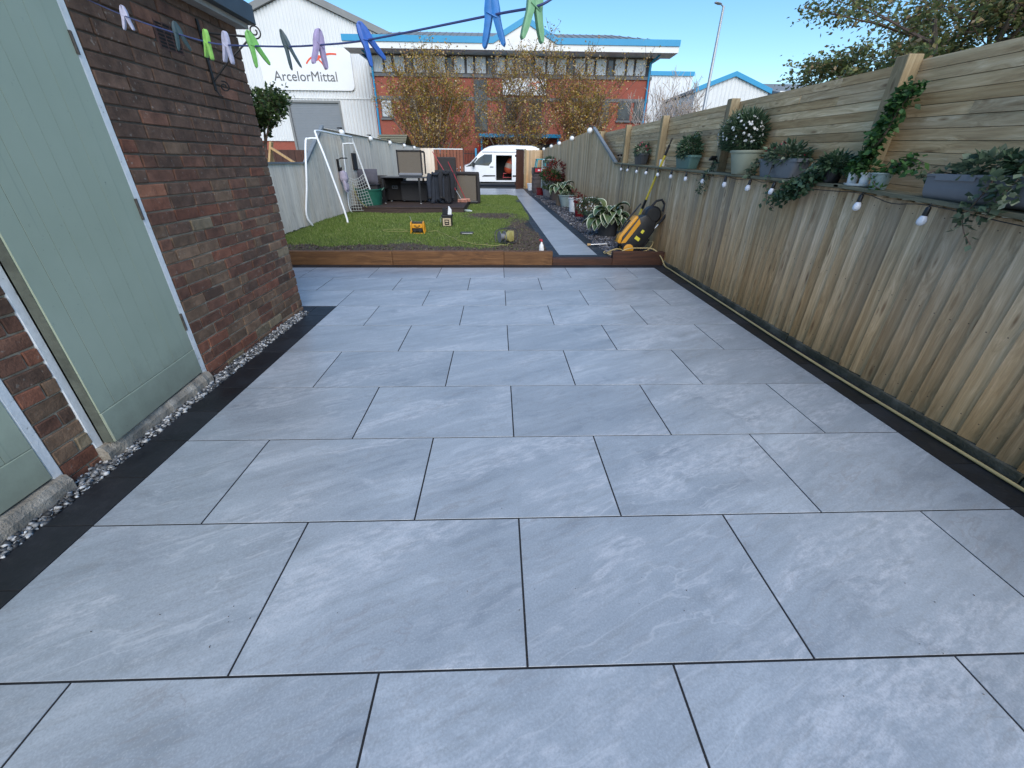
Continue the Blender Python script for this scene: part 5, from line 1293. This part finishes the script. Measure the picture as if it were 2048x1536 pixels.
for sx in (-1, 1):
    for sy in (-1, 1): MB().tube([(sx*.17, sy*.11, .30), (sx*.22, sy*.14, 0)], [.028, .024], 8).build('leg', 'teal_plastic', t, world=False)
t = thing('bucket', 'small white bucket beside the dark gate', 'bucket', (1.62, 22.3, .1), (0, 0, 0), None)
MB().lathe([(.15, 0), (.2, .30), (.215, .30), (.215, .33), (.19, .33), (.14, .02), (.01, .02)], 20).build('pail', 'white_plastic', t, world=False, smooth=True)
MB().tube([(0, -.2, .31), (.1, -.2, .20), (.14, 0, .16), (.1, .2, .20), (0, .2, .31)], .005, 5).build('handle', 'steel', t, world=False)
ld = thing('step_ladder', 'pale green metal step ladder holding pots against the right fence', 'ladder', (1.98, 18.9, .1), (0, 0, 0), None)
for x in (-.16, .46):
    MB().tube([(x, -.15, 0), (x, .10, 1.15), (x, .12, 1.32)], .020, 8).build('side_rail', 'pale_glaze_pot', ld, world=False)
    MB().tube([(x+.02, .55, 0), (x+.02, .16, 1.15)], .018, 8).build('rear_leg', 'pale_glaze_pot', ld, world=False)
MB().tube([(-.16, .12, 1.32), (-.12, .12, 1.36), (.42, .12, 1.36), (.46, .12, 1.32)], .02, 8).build('top_bar', 'galvanised', ld, world=False)
for z, y in ((.40, -.06), (.72, .0), (1.02, .07)): MB().box(-.16, .46, y-.04, y+.16, z, z+.03).build('tread', 'galvanised', ld, world=False)
t = thing('potted_plant', 'grey pot with a dark clipped shrub on the top ladder step', 'potted plant', (2.14, 19.0, 1.152), (0, 0, 0), None); round_pot(t, .10, .15, .22, 'grey_pot', .01); mound(t, 320, (0, 0, .30), (.22, .22, .12), .07, 'dark_ivy')
t = thing('potted_plant', 'large plain grey pot resting on the middle ladder step', 'potted plant', (2.14, 18.98, .75), (0, 0, 0), None); round_pot(t, .13, .18, .26, 'grey_pot', .015)

# ---------------------------------------------------------------- pressure washer, pole, hose
pw = thing('pressure_washer', 'yellow and black pressure washer leaning against the right fence', 'pressure washer', (1.93, 6.05, .115), (R(-4), R(33), R(-6)), None)
def L(*a, **k): return MB().box(*a)
m = MB().prism([(-.15, .06), (-.19, .16), (-.165, .50), (-.10, .60), (.10, .60), (.155, .50), (.16, .10), (.10, .03), (-.08, .03)], 1, -.15, .15); m.build('body', 'black_plastic', pw, world=False, bevel=.02, seg=2, smooth=True)
m = MB().prism([(-.205, .05), (-.235, .14), (-.215, .47), (-.185, .53), (-.155, .50), (-.150, .06)], 1, -.125, .125); fc = m.build('front_shell', 'yellow_plastic', pw, world=False, bevel=.02, seg=2, smooth=True)
MB().prism([(-.226, .20), (-.236, .20), (-.226, .42), (-.214, .42)], 1, -.055, .055).build('vent_panel', 'soft_black', fc, world=False)
m = MB().prism([(-.155, .07), (-.10, .12), (-.09, .46), (-.15, .50)], 1, -.156, -.150); m.build('side_flash', 'yellow_plastic', fc, world=False)
MB().box(-.03, .05, -.1535, -.1505, .24, .29).build('label', 'yellow_label', pw, world=False); MB().box(-.01, .03, -.1535, -.1505, .36, .41).build('label', 'yellow_label', pw, world=False)
m = MB().lathe([(.02, -.11), (.10, -.11), (.128, -.08), (.128, .08), (.10, .11), (.02, .11)], 22, (0, 0, .66), 1); m.build('hose_drum', 'black_plastic', pw, world=False, smooth=True)
MB().tube([(-.09, -.05, .74), (-.08, -.05, .84), (-.02, -.05, .90), (.06, -.05, .87), (.10, -.05, .78)], .018, 8).build('carry_grip', 'soft_black', pw, world=False, smooth=True)
for s in (-1, 1):
    MB().tube([(.13, s*.11, .20), (.15, s*.11, .62)], .011, 8).build('handle_tube', 'steel', pw, world=False)
    MB().tube([(.15, s*.11, .60), (.155, s*.11, .76), (.20, s*.11, .84), (.27, s*.11, .845)], .018, 8).build('handle_grip', 'soft_black', pw, world=False, smooth=True)
    w_ = MB().lathe([(.05, -.022), (.088, -.022), (.097, -.012), (.097, .012), (.088, .022), (.05, .022)], 24, (-.01, s*.17, .065), 1).build('wheel', 'tyre_rubber', pw, world=False, smooth=True)
    MB().lathe([(.01, -.028), (.06, -.026), (.086, -.020), (.086, .020), (.06, .026), (.01, .028)], 20, (-.01, s*.17, .065), 1).build('hub', 'yellow_plastic', w_, world=False, smooth=True)
MB().box(.13, .20, -.10, .10, .18, .36).build('lance_holder', 'black_plastic', pw, world=False, bevel=.01)
MB().tube([(-.22, .05, .06), (-.25, .06, .36), (-.22, .08, .70)], .012, 6).build('lance', 'black_plastic', pw, world=False)
pole = thing('telescopic_pole', 'yellow and black telescopic brush pole leaning on the right fence', 'pole', (2.33, 6.95, .12), (0, 0, 0), None)
A, B = Vector((2.20, 6.80, .12)), Vector((2.50, 6.30, 1.66))
d = B-A
MB().tube([A, A+d*.38], .019, 10).tube([A+d*.47, A+d*.88], .017, 10).build('shaft', 'pole_yellow', pole)
MB().tube([A+d*.38, A+d*.47], .022, 10).tube([A+d*.88, A+d*.965], .018, 10).build('grip', 'black_plastic', pole)
MB().tube([A+d*.965, A+d], .008, 6).tube([A+d*.98, A+d*1.01+Vector((0, -.03, .02))], .006, 5).tube([A+d*.98, A+d*1.01+Vector((0, .03, .02))], .006, 5).build('fork_tip', 'black_iron', pole)
hose = [(1.72, 6.0, .12), (1.62, 5.84, .125), (1.72, 5.77, .13), (1.9, 5.76, .21), (2.1, 5.80, .215), (2.28, 5.72, .215), (2.37, 5.60, .13), (2.40, 5.45, .025), (2.405, 5.2, .016), (2.392, 4.4, .016), (2.376, 3.4, .016), (2.362, 2.6, .016), (2.366, 1.9, .016), (2.386, 1.2, .016), (2.404, .5, .016), (2.41, -.3, .016), (2.40, -1.2, .016)]
tag(MB().tube(smooth_line(hose, 6), .0085, 8).build('garden_hose', 'hose_rubber', smooth=True), 'tan hose lying along the black border at the foot of the right fence', 'hose')
hose2 = [(1.98, 6.10, .20), (2.12, 6.0, .13), (2.30, 5.98, .16), (2.40, 6.1, .26), (2.38, 6.35, .20), (2.2, 6.3, .12), (2.05, 6.05, .11), (1.75, 5.82, .20), (1.60, 5.9, .12), (1.64, 6.1, .11), (1.85, 6.2, .11)]
tag(MB().tube(smooth_line(hose2, 6), .008, 8).build('garden_hose', 'hose_rubber', smooth=True), 'tan hose coiled loosely round the pressure washer', 'hose')
t = thing('spray_lance', 'short wooden handled brush lying on the slate by the washer', 'brush', (1.70, 6.7, .125), (0, 0, 0), None)
MB().tube([(1.50, 6.60, .13), (1.80, 6.62, .14)], .012, 8).build('handle', 'steel', t); MB().tube([(1.45, 6.60, .13), (1.51, 6.60, .13)], [.022, .016], 8).build('head', 'new_timber', t)

# ---------------------------------------------------------------- decking and furniture
dk = thing('decking_platform', 'dark brown decking platform at the far left of the lawn', 'decking', (-2.5, 12.7, .1), (0, 0, 0), None)
for i in range(20): MB().box(-4.02, -.985, 11.32+i*.14, 11.32+i*.14+.134, .255, .285).build('plank', 'deck_timber', dk, bevel=.003)
MB().box(-4.02, -1.0, 11.335, 11.36, .08, .253).box(-1.03, -1.0, 11.365, 14.1, .08, .253).build('fascia', 'deck_timber', dk)
DZ_ = .287
def dthing(name, label, cat, x, y, rz=0, z=DZ_): return thing(name, label, cat, (x, y, z), (0, 0, R(rz)), None)
t = dthing('wicker_armchair', 'dark wicker armchair frame without cushions at the left end of the decking', 'chair', -3.63, 12.95)
for x in (-.2, .2):
    for y in (-.3, .3): MB().box(x-.025, x+.025, y-.025, y+.025, 0, .62).build('leg', 'wicker_dark', t, world=False)
MB().box(-.24, .24, -.34, .34, .30, .36).build('seat', 'wicker_dark', t, world=False, bevel=.01); MB().box(-.26, -.18, -.34, .34, .60, .655).box(.18, .26, -.34, .34, .60, .655).build('armrest', 'wicker_dark', t, world=False, bevel=.01)
MB().box(-.175, .175, -.33, -.30, .34, .62).build('side_panel', 'wicker_dark', t, world=False); MB().box(-.24, .24, .30, .36, .36, .70).build('backrest', 'wicker_dark', t, world=False, bevel=.01)
t = dthing('storage_box', 'black wicker storage box with a pale metal plate under the table', 'box', -3.22, 13.3)
MB().box(-.32, .32, -.2, .3, .03, .60).build('body', 'wicker_dark', t, world=False, bevel=.012); MB().box(-.34, .34, -.22, .32, .603, .64).build('lid', 'black_plastic', t, world=False, bevel=.01)
pl_ = MB().box(-.03, .14, -.212, -.2, .34, .44).build('plate', 'grey_pot', t, world=False, bevel=.004)
for x in (.02, .09): MB().lathe([(.022, 0), (.022, .004)], 12, (x, -.218, .39), 1).build('dial', 'black_plastic', pl_, world=False)
for x in (-.28, .28): MB().lathe([(.03, 0), (.03, .03)], 10, (x, -.12, 0)).build('foot', 'steel', t, world=False)
t = dthing('garden_table', 'glass topped dark garden table on the decking', 'table', -2.72, 12.75)
MB().box(-.66, .66, -.45, .45, .66, .69).build('table_top', 'dark_grey_pot', t, world=False, bevel=.01); MB().box(-.62, .62, -.41, .41, .692, .697).build('glass', 'dark_glass', t, world=False)
for x in (-.6, .42):
    for y in (-.38, .38):
        l_ = MB().box(x-.025, x+.025, y-.025, y+.025, .01, .658).build('leg', 'black_plastic', t, world=False); MB().lathe([(.028, 0), (.028, .012)], 10, (x, y, 0)).build('foot', 'white_plastic', l_, world=False)
t = dthing('wicker_footstool', 'dark padded footstool pushed under the garden table', 'stool', -2.55, 13.1)
MB().box(-.38, .38, -.3, .3, .04, .50).build('body', 'soft_black', t, world=False, bevel=.02, seg=2); MB().box(-.37, .37, -.29, .29, .50, .56).build('cushion', 'grey_cushion', t, world=False, bevel=.02, seg=2)
t = dthing('wicker_armchair', 'tan wicker chair tipped up on the table top against the fence', 'chair', -2.62, 12.9, 0, DZ_+.698)
fr = MB().box(-.36, -.32, 0, .06, .02, .66).box(.32, .36, 0, .06, .02, .66).box(-.36, .36, 0, .06, .62, .665).build('frame', 'wicker_dark', t, world=False, bevel=.006); MB().box(-.32, .32, .015, .045, .08, .62).build('woven_panel', 'wicker', t, world=False)
MB().box(-.34, .34, -.06, .07, 0, .075).build('front_rail', 'grey_pot', t, world=False, bevel=.02); MB().box(.34, .40, .0, .3, .60, .65).box(.38, .42, .25, .3, .05, .62).build('armrest', 'wicker_dark', t, world=False, bevel=.006)
t = dthing('garden_chair', 'folding garden chair hidden under two dark jackets', 'chair', -1.66, 12.62)
for x in (-.22, .22):
    for y in (-.22, .24): MB().tube([(x, y, 0), (x*.95, y*.9, .78 if y > 0 else .46)], .014, 6).build('leg', 'black_iron', t, world=False)
MB().box(-.24, .24, -.24, .24, .42, .46).build('seat', 'soft_black', t, world=False, bevel=.01); MB().box(-.24, .24, .20, .235, .46, .86).build('backrest', 'soft_black', t, world=False, bevel=.01)
def jacket(name, label, x, y, z0, z1, w_, mat, seed, sleeves=True):
    rr = random.Random(seed); t = thing(name, label, 'jacket', (x, y, z0), (0, 0, 0), 'jackets over the garden chair')
    nx_, nz_ = 22, 16; m = MB(); h_ = z1-z0; ph = rr.uniform(0, 6)
    for side in (0, 1):
        for j in range(nz_+1):
            tz = j/nz_; zz = h_*tz
            for i in range(nx_+1):
                u = i/nx_*2-1; ww = w_/2*(1.0 - .32*max(0, tz-.72)/.28 + .10*(1-tz)); fold = .020*math.sin(u*9+ph+tz*1.5)*(1.25-tz) + .012*math.sin(u*17+2*ph)
                bulge = .11*(1-u*u)**.5*(1-.55*tz); hem = .05*math.sin(u*4+ph)*(1-tz)**3
                yv = (-bulge - fold) if side == 0 else (bulge*.6 + fold + .02)
                m.v.append((u*ww, yv, zz + hem - (.05*abs(u)**2 if tz > .9 else 0)))
        k_ = nx_+1; b = side*(nz_+1)*k_
        for j in range(nz_):
            for i in range(nx_): m.f.append((b+j*k_+i, b+j*k_+i+1, b+(j+1)*k_+i+1, b+(j+1)*k_+i))
    k_ = nx_+1; b2 = (nz_+1)*k_
    for j in range(nz_):
        for i in (0, nx_): m.f.append((j*k_+i, (j+1)*k_+i, b2+(j+1)*k_+i, b2+j*k_+i))
    for i in range(nx_): m.f.append((nz_*k_+i, nz_*k_+i+1, b2+nz_*k_+i+1, b2+nz_*k_+i))
    m.build('torso', mat, t, world=False, smooth=True)
    if sleeves:
        for s in (-1, 1):
            p = [(s*w_*.40, -.04, h_*.93), (s*w_*.50, -.09, h_*.72), (s*w_*.49, -.12, h_*.42), (s*w_*.44+.02*s, -.13, h_*.16)]
            MB().tube(smooth_line(p, 4), [.075-.0022*i for i in range(13)], 10).build('sleeve', mat, t, world=False, smooth=True)
            MB().tube([p[-1], (p[-1][0], p[-1][1], p[-1][2]-.045)], .046, 10).build('cuff', 'soft_black', t, world=False)
    MB().tube(smooth_line([(-w_*.24, -.02, h_*.97), (-w_*.1, -.09, h_*.93), (w_*.1, -.09, h_*.93), (w_*.24, -.02, h_*.97)], 4), .035, 8).build('collar', mat, t, world=False, smooth=True)
jacket('jacket', 'dark navy jacket draped over the left half of the garden chair', -1.82, 12.42, .36, 1.10, .40, 'navy_cloth', 3)
jacket('jacket', 'black hooded jacket draped over the right half of the garden chair', -1.52, 12.36, .37, 1.13, .34, 'dark_cloth', 5)
t = dthing('wicker_armchair', 'brown wicker chair back showing behind the two jackets', 'chair', -1.62, 13.55)
MB().box(-.28, .28, .0, .07, .36, 1.20).build('backrest', 'wicker_dark', t, world=False, bevel=.02); MB().box(-.28, .28, -.5, .0, .30, .38).build('seat', 'wicker_dark', t, world=False, bevel=.02)
for x in (-.25, .25):
    for y in (-.46, .03): MB().box(x-.025, x+.025, y-.025, y+.025, 0, .3).build('leg', 'wicker_dark', t, world=False)
t = thing('wicker_sofa', 'tan wicker sofa end with rounded dark frame at the right of the decking', 'sofa', (-.95, 13.9, .16), (0, 0, 0), None)
MB().box(-.62, .18, .0, .05, .10, .82).build('woven_panel', 'wicker', t, world=False)
MB().tube(smooth_line([(-.65, .02, .10), (-.65, .02, .80), (-.60, .02, .87), (.16, .02, .87), (.24, .02, .80), (.26, .02, .10), (.22, .02, .04)], 4), .055, 8).build('frame', 'wicker_dark', t, world=False, smooth=True)
MB().box(-.62, .24, -.08, .5, .0, .10).build('base', 'black_plastic', t, world=False, bevel=.03, seg=2)
MB().box(.14, .26, .05, .6, .10, .84).build('side', 'wicker_dark', t, world=False, bevel=.03, seg=2)
for (a, b, lab) in (((-1.16, 12.9, .35), (-1.98, 13.2, 1.62), 'long red handled broom passing behind the jackets'), ((-1.07, 13.15, .36), (-1.52, 13.0, 1.36), 'red handled broom with pink bristles leaning in front of the wicker sofa')):
    t = thing('broom', lab, 'broom', (a[0], a[1], .29), (0, 0, 0), 'brooms on the decking'); A, B = Vector(a), Vector(b); d = B-A
    if 'long' in lab: MB().tube([A, A+d*.22], .010, 8).build('ferrule', 'galvanised', t)
    MB().tube([A+d*(.2 if 'long' in lab else 0), B], .011, 8).build('handle', 'red_handle', t)
    MB().box(a[0]-.12, a[0]+.14, a[1]-.04, a[1]+.04, .335, .37).build('head', 'pink_bristle', t, bevel=.008)
    hb = MB()
    for i in range(60):
        x, y = a[0]-.12+.26*random.random(), a[1]+random.uniform(-.04, .04); hb.tube([(x, y, .34), (x+random.gauss(0, .012), y+random.gauss(0, .012), .288)], .008, 4, False)
    hb.build('bristles', 'pink_bristle', t)['kind'] = 'stuff'

# ---------------------------------------------------------------- goal, tub and things along the left fence
gl = thing('football_goal', 'white tubular goal frame with a net standing by the left fence', 'goal', (-3.7, 10.2, .15), (0, 0, 0), None)
gz_ = .13
MB().tube(smooth_line([(-3.41, 8.92, gz_), (-3.36, 9.00, .24), (-3.62, 9.12, 1.35), (-3.77, 9.22, 1.82), (-3.78, 9.35, 1.90), (-3.76, 10.3, 1.895), (-3.74, 11.35, 1.89), (-3.74, 11.50, 1.84), (-3.66, 11.58, 1.40), (-3.46, 11.80, .25), (-3.52, 11.90, gz_)], 5), .021, 10).build('front_frame', 'white_tube', gl, smooth=True)
MB().tube(smooth_line([(-3.94, 8.60, gz_), (-4.0, 8.50, .38), (-3.98, 8.75, .9), (-3.95, 9.05, 1.66), (-3.90, 9.13, 1.75), (-3.75, 9.19, 1.76)], 5), .021, 10).build('rear_stay', 'white_tube', gl, smooth=True)
MB().tube(smooth_line([(-3.96, 11.25, gz_), (-4.0, 11.2, .35), (-3.98, 11.3, .9), (-3.97, 11.40, 1.66), (-3.92, 11.45, 1.74), (-3.72, 11.53, 1.75)], 5), .017, 10).build('rear_stay', 'white_tube', gl, smooth=True)
nt = MB(); NA, NB = 9, 11
def npnt(u, v_):     # slack net bagging between the far stays
    top = Vector((-3.98, 11.36, 1.02)).lerp(Vector((-3.62, 11.62, 1.06)), u); bt_ = Vector((-3.96, 11.22, .20)).lerp(Vector((-3.44, 11.84, .20)), u)
    p = top.lerp(bt_, v_); sag = math.sin(math.pi*u)*.16*(.3+v_); return p + Vector((.10*sag, -sag*1.0, -.10*math.sin(math.pi*u)*(1-v_)))
for i in range(NA+1): nt.tube([npnt(i/NA, j/12) for j in range(13)], .0045, 4, False)
for j in range(NB+1): nt.tube([npnt(i/12, j/NB) for i in range(13)], .0045, 4, False)
nt.build('net', 'net_cord', gl)['kind'] = 'stuff'
tag(MB().tube(smooth_line([(-3.78, 11.1, .85), (-3.72, 11.15, .5), (-3.55, 11.35, .25), (-3.42, 11.6, .16), (-3.36, 11.8, .16)], 6), .009, 6).build('rope', 'cable_yellow'), 'pale yellow rope trailing from the net to the grass', 'rope')
t = thing('garden_tub', 'dark green plastic tub behind the goal net', 'tub', (-3.62, 11.98, .15), (0, 0, 0), None)
MB().lathe([(.24, 0), (.27, .02), (.345, .50), (.365, .51), (.365, .54), (.33, .54), (.26, .04), (.02, .04)], 24).build('tub', 'green_plastic', t, world=False, smooth=True)
for s in (-1, 1): MB().tube([(s*.35, -.08, .5), (s*.40, -.04, .56), (s*.40, .04, .56), (s*.35, .08, .5)], .014, 6).build('handle', 'green_plastic', t, world=False)
t = thing('cushion', 'dark grey cushion wedged above the green tub', 'cushion', (-3.68, 12.2, .98), (R(-8), 0, R(6)), None)
m = MB()
for j in range(9):
    for i in range(9):
        u, v_ = i/4-1, j/4-1; th = .075*((1-u**4)*(1-v_**4))**.5; m.v += [(u*.27, -th, v_*.19), (u*.27, th, v_*.19)]
for j in range(8):
    for i in range(8):
        a = 2*(j*9+i); m.f += [(a, a+2, a+20, a+18), (a+1, a+19, a+21, a+3)]
m.build('pad', 'grey_cushion', t, world=False, smooth=True)
t = thing('cushion_box', 'black crate behind the net beneath the grey cushion', 'crate', (-3.68, 12.25, .287), (0, 0, 0), None)
MB().box(-.27, .27, -.2, .2, 0, .47).build('body', 'soft_black', t, world=False, bevel=.015); MB().box(-.285, .285, -.215, .215, .472, .50).build('lid', 'black_plastic', t, world=False, bevel=.008)
t = thing('hanging_gloves', 'lilac gloves and cloth hanging from a hook on the left fence', 'gloves', (-3.95, 10.95, .62), (0, 0, 0), None)
rr = random.Random(4)
m = MB().tube(smooth_line([(0, 0, .52), (.02, .02, .40), (.01, 0, .26)], 4), [.05, .07, .09, .10, .10, .11, .10, .09, .06], 10); m.build('cloth', 'lilac_cloth', t, world=False, smooth=True)
for a in range(2):
    m = MB().tube([(.03, -.05+.10*a, .30), (.05, -.06+.12*a, .20), (.05, -.06+.12*a, .10)], [.04, .055, .045], 8)
    for f_ in range(5): m.tube([(.05, -.10+.12*a+.022*f_, .11), (.06, -.105+.12*a+.024*f_, .03+.02*abs(f_-2))], [.014, .010], 6)
    m.build('glove', 'lilac_cloth', t, world=False, smooth=True)
MB().tube([(-.02, 0, .54), (-.02, 0, 1.05)], .006, 5).build('cord', 'net_cord', t, world=False)
t = thing('hook_bracket', 'black metal hose bracket fixed to the left fence', 'bracket', (-4.0, 10.98, 1.28), (0, 0, 0), None)
MB().box(-.04, .0, -.03, .03, -.15, .12).build('plate', 'black_iron', t, world=False); MB().tube([(0, 0, .10), (.05, .05, .14), (.20, .08, .14)], .014, 8).build('arm', 'black_iron', t, world=False); MB().lathe([(.05, -.02), (.05, .02)], 12, (.02, 0, -.1), 0).build('boss', 'black_iron', t, world=False)
t = thing('wall_planter', 'small dark slate plaque hanging on the left fence above the cushion', 'plaque', (-4.02, 12.35, 1.15), (0, 0, 0), None)
MB().box(-.02, .02, -.16, .16, 0, .40).build('panel', 'wicker_dark', t, world=False, bevel=.006); MB().tube([(0.02, 0, .40), (.03, 0, .46)], .006, 6).build('hook', 'black_iron', t, world=False)

# ---------------------------------------------------------------- tools on the lawn
def lz(x, y): return float(lawn_z(x, y))
def lthing(name, label, cat, x, y, rz=0): return thing(name, label, cat, (x, y, lz(x, y)+.004), (0, 0, R(rz)), None)
t = lthing('site_radio', 'yellow and black site radio with roll cage on the lawn', 'radio', -1.62, 7.75, 4)
MB().box(-.10, .10, -.075, .075, .035, .175).build('body', 'black_plastic', t, world=False, bevel=.015, seg=2); MB().box(-.105, .105, -.085, -.06, .10, .18).build('front_panel', 'yellow_plastic', t, world=False, bevel=.01)
for s in (-1, 1):
    MB().tube(smooth_line([(s*.13, -.10, .0), (s*.115, -.105, .09), (s*.115, -.08, .19), (s*.115, .08, .19), (s*.13, .10, 0)], 4), .014, 8).build('roll_bar', 'yellow_plastic' if s else 'black', t, world=False, smooth=True)
    MB().lathe([(.03, 0), (.03, .008)], 16, (s*.05, -.084, .065), 1).build('speaker', 'soft_black', t, world=False)
    MB().lathe([(.012, -.006), (.012, .004)], 10, (s*.04, -.088, .145), 1).build('knob', 'black_plastic', t, world=False)
MB().tube([(-.115, .08, .19), (.115, .08, .19)], .014, 8).build('top_handle', 'black_plastic', t, world=False); MB().box(-.03, .03, -.0885, -.0855, .118, .132).build('display', 'black_plastic', t, world=False); MB().tube([(-.1, .06, .19), (-.14, .07, .30)], .003, 5).build('aerial', 'steel', t, world=False)
MB().box(-.09, .09, -.105, -.095, .0, .02).build('foot_bar', 'yellow_plastic', t, world=False)
t = lthing('paint_tub', 'square black tub with a printed cream label and rags on top, on the lawn', 'tub', -1.16, 8.78, -3)
MB().prism([(-.10, -.09), (.10, -.09), (.10, .09), (-.10, .09)], 2, 0, .20).build('tub', 'black_plastic', t, world=False, bevel=.012, seg=2); MB().box(-.115, .115, -.105, .105, .20, .235).build('rim', 'soft_black', t, world=False, bevel=.008)
lb = MB().box(-.085, .085, -.093, -.0905, .02, .17).build('label', 'owl_cream', t, world=False); MB().box(-.05, .05, -.0945, -.0933, .035, .145).build('label_panel', 'black_plastic', lb, world=False); MB().box(-.035, .035, -.0955, -.0947, .10, .125).box(-.03, .03, -.0955, -.0947, .06, .075).build('print', 'owl_cream', lb, world=False)
m = MB().prism([(-.10, .235), (-.09, .36), (-.05, .38), (.03, .30), (.05, .235)], 1, -.03, .03); m.build('black_cloth', 'dark_cloth', t, world=False, bevel=.01); m = MB().prism([(.02, .235), (.045, .41), (.075, .37), (.105, .33), (.10, .235)], 1, -.06, .01); m.build('white_bag', 'white_plastic', t, world=False, bevel=.008)
MB().tube([(-.115, 0, .2), (-.15, -.03, .15), (-.13, -.08, .08), (-.112, -.1, .14)], .004, 5).build('handle', 'steel', t, world=False)
t = lthing('tool_case', 'flat black tool with pale grip lying on the lawn', 'tool', -.66, 7.50, 4)
MB().box(-.12, .12, -.05, .05, 0, .045).build('body', 'black_plastic', t, world=False, bevel=.012, seg=2); MB().box(-.10, .10, -.054, -.048, .018, .032).build('grip', 'galvanised', t, world=False); MB().lathe([(.02, 0), (.024, .03)], 10, (-.13, 0, .022), 0).build('nozzle', 'black_plastic', t, world=False)
t = lthing('cable_reel', 'black open cable reel wound with pale yellow cable on the soil', 'cable reel', .06, 6.62, -12)
MB().tube(smooth_line([(-.17, -.06, .02), (-.17, .02, .19), (.14, .06, .22), (.18, 0, .03), (.05, -.09, .01), (-.15, -.08, .01)], 4), .009, 6).build('frame', 'black_plastic', t, world=False, smooth=True)
m = MB().lathe([(.03, -.05), (.09, -.05), (.09, -.042), (.05, -.04), (.05, .04), (.09, .042), (.09, .05), (.03, .05)], 20, (0, 0, 0), 0); m.xf(Matrix.Translation((-.07, -.02, .10)) @ Matrix.Rotation(R(35), 4, 'Z')); m.build('drum', 'grey_pot', t, world=False, smooth=True)
m = MB()
for k_ in range(9): m.tube([(-.0+.012*k_+.012*math.cos(a_*.7854), .03*math.sin(a_*.39)+.01, .11+(.078+.004*(k_ % 3))*math.sin(a_*.7854)) for a_ in range(9)], .006, 5)
m.xf(Matrix.Translation((.02, 0, 0))); m.build('cable', 'cable_yellow', t, world=False)
m = MB().lathe([(.06, -.04), (.078, -.036), (.078, .036), (.06, .04), (.04, .036), (.04, -.036)], 22, (0, 0, 0), 1); m.xf(Matrix.Translation((.05, .01, .10)) @ Matrix.Rotation(R(65), 4, 'Z')); m.build('wound_cable', 'cable_yellow', t, world=False, smooth=True)
def lawn_cable(pts, label):
    q = smooth_line([(x, y, 0) for x, y in pts], 8); q = [(p.x, p.y, lz(p.x, p.y)+.022+.006*math.sin(i)) for i, p in enumerate(q)]
    tag(MB().tube(q, .0045, 5).build('extension_cable', 'cable_yellow'), label, 'cable', 'pale yellow cables on the lawn')
lawn_cable([(-1.55, 7.9), (-1.75, 8.1), (-2.2, 8.15), (-2.35, 7.95), (-2.15, 7.8), (-1.85, 7.85), (-1.70, 7.82)], 'loop of pale yellow cable beside the site radio')
lawn_cable([(-1.45, 7.85), (-1.3, 7.95), (-1.0, 7.3), (-.75, 6.75), (-.35, 6.4), (.0, 6.35), (.12, 6.5)], 'pale yellow cable running from the radio to the cable reel')
t = lthing('spray_bottle', 'clear spray bottle with a red trigger and round label by the path edge', 'bottle', .60, 5.98, 20)
MB().lathe([(.030, 0), (.036, .006), (.036, .09), (.030, .12), (.014, .145), (.012, .165)], 16).build('bottle', 'white_plastic', t, world=False, smooth=True)
MB().lathe([(.015, .165), (.016, .185), (.010, .19)], 12).box(-.04, .012, -.010, .010, .185, .205).build('trigger_head', 'red_handle', t, world=False, bevel=.003); MB().lathe([(.026, 0), (.026, .002)], 16, (0, -.0385, .055), 1).build('label', 'sign_white', t, world=False)
t = thing('squeezy_bottle', 'small pale green bottle lying on the grass before the decking', 'bottle', (-.90, 11.6, lz(-.9, 11.6)+.035), (0, R(90), R(-24)), None)
MB().lathe([(.030, -.10), (.034, -.095), (.034, .06), (.014, .085), (.012, .11), (.004, .125)], 14).build('bottle', 'pale_glaze_pot', t, world=False, smooth=True); MB().lathe([(.015, .085), (.015, .10), (.006, .128)], 10).build('cap', 'white_plastic', t, world=False)
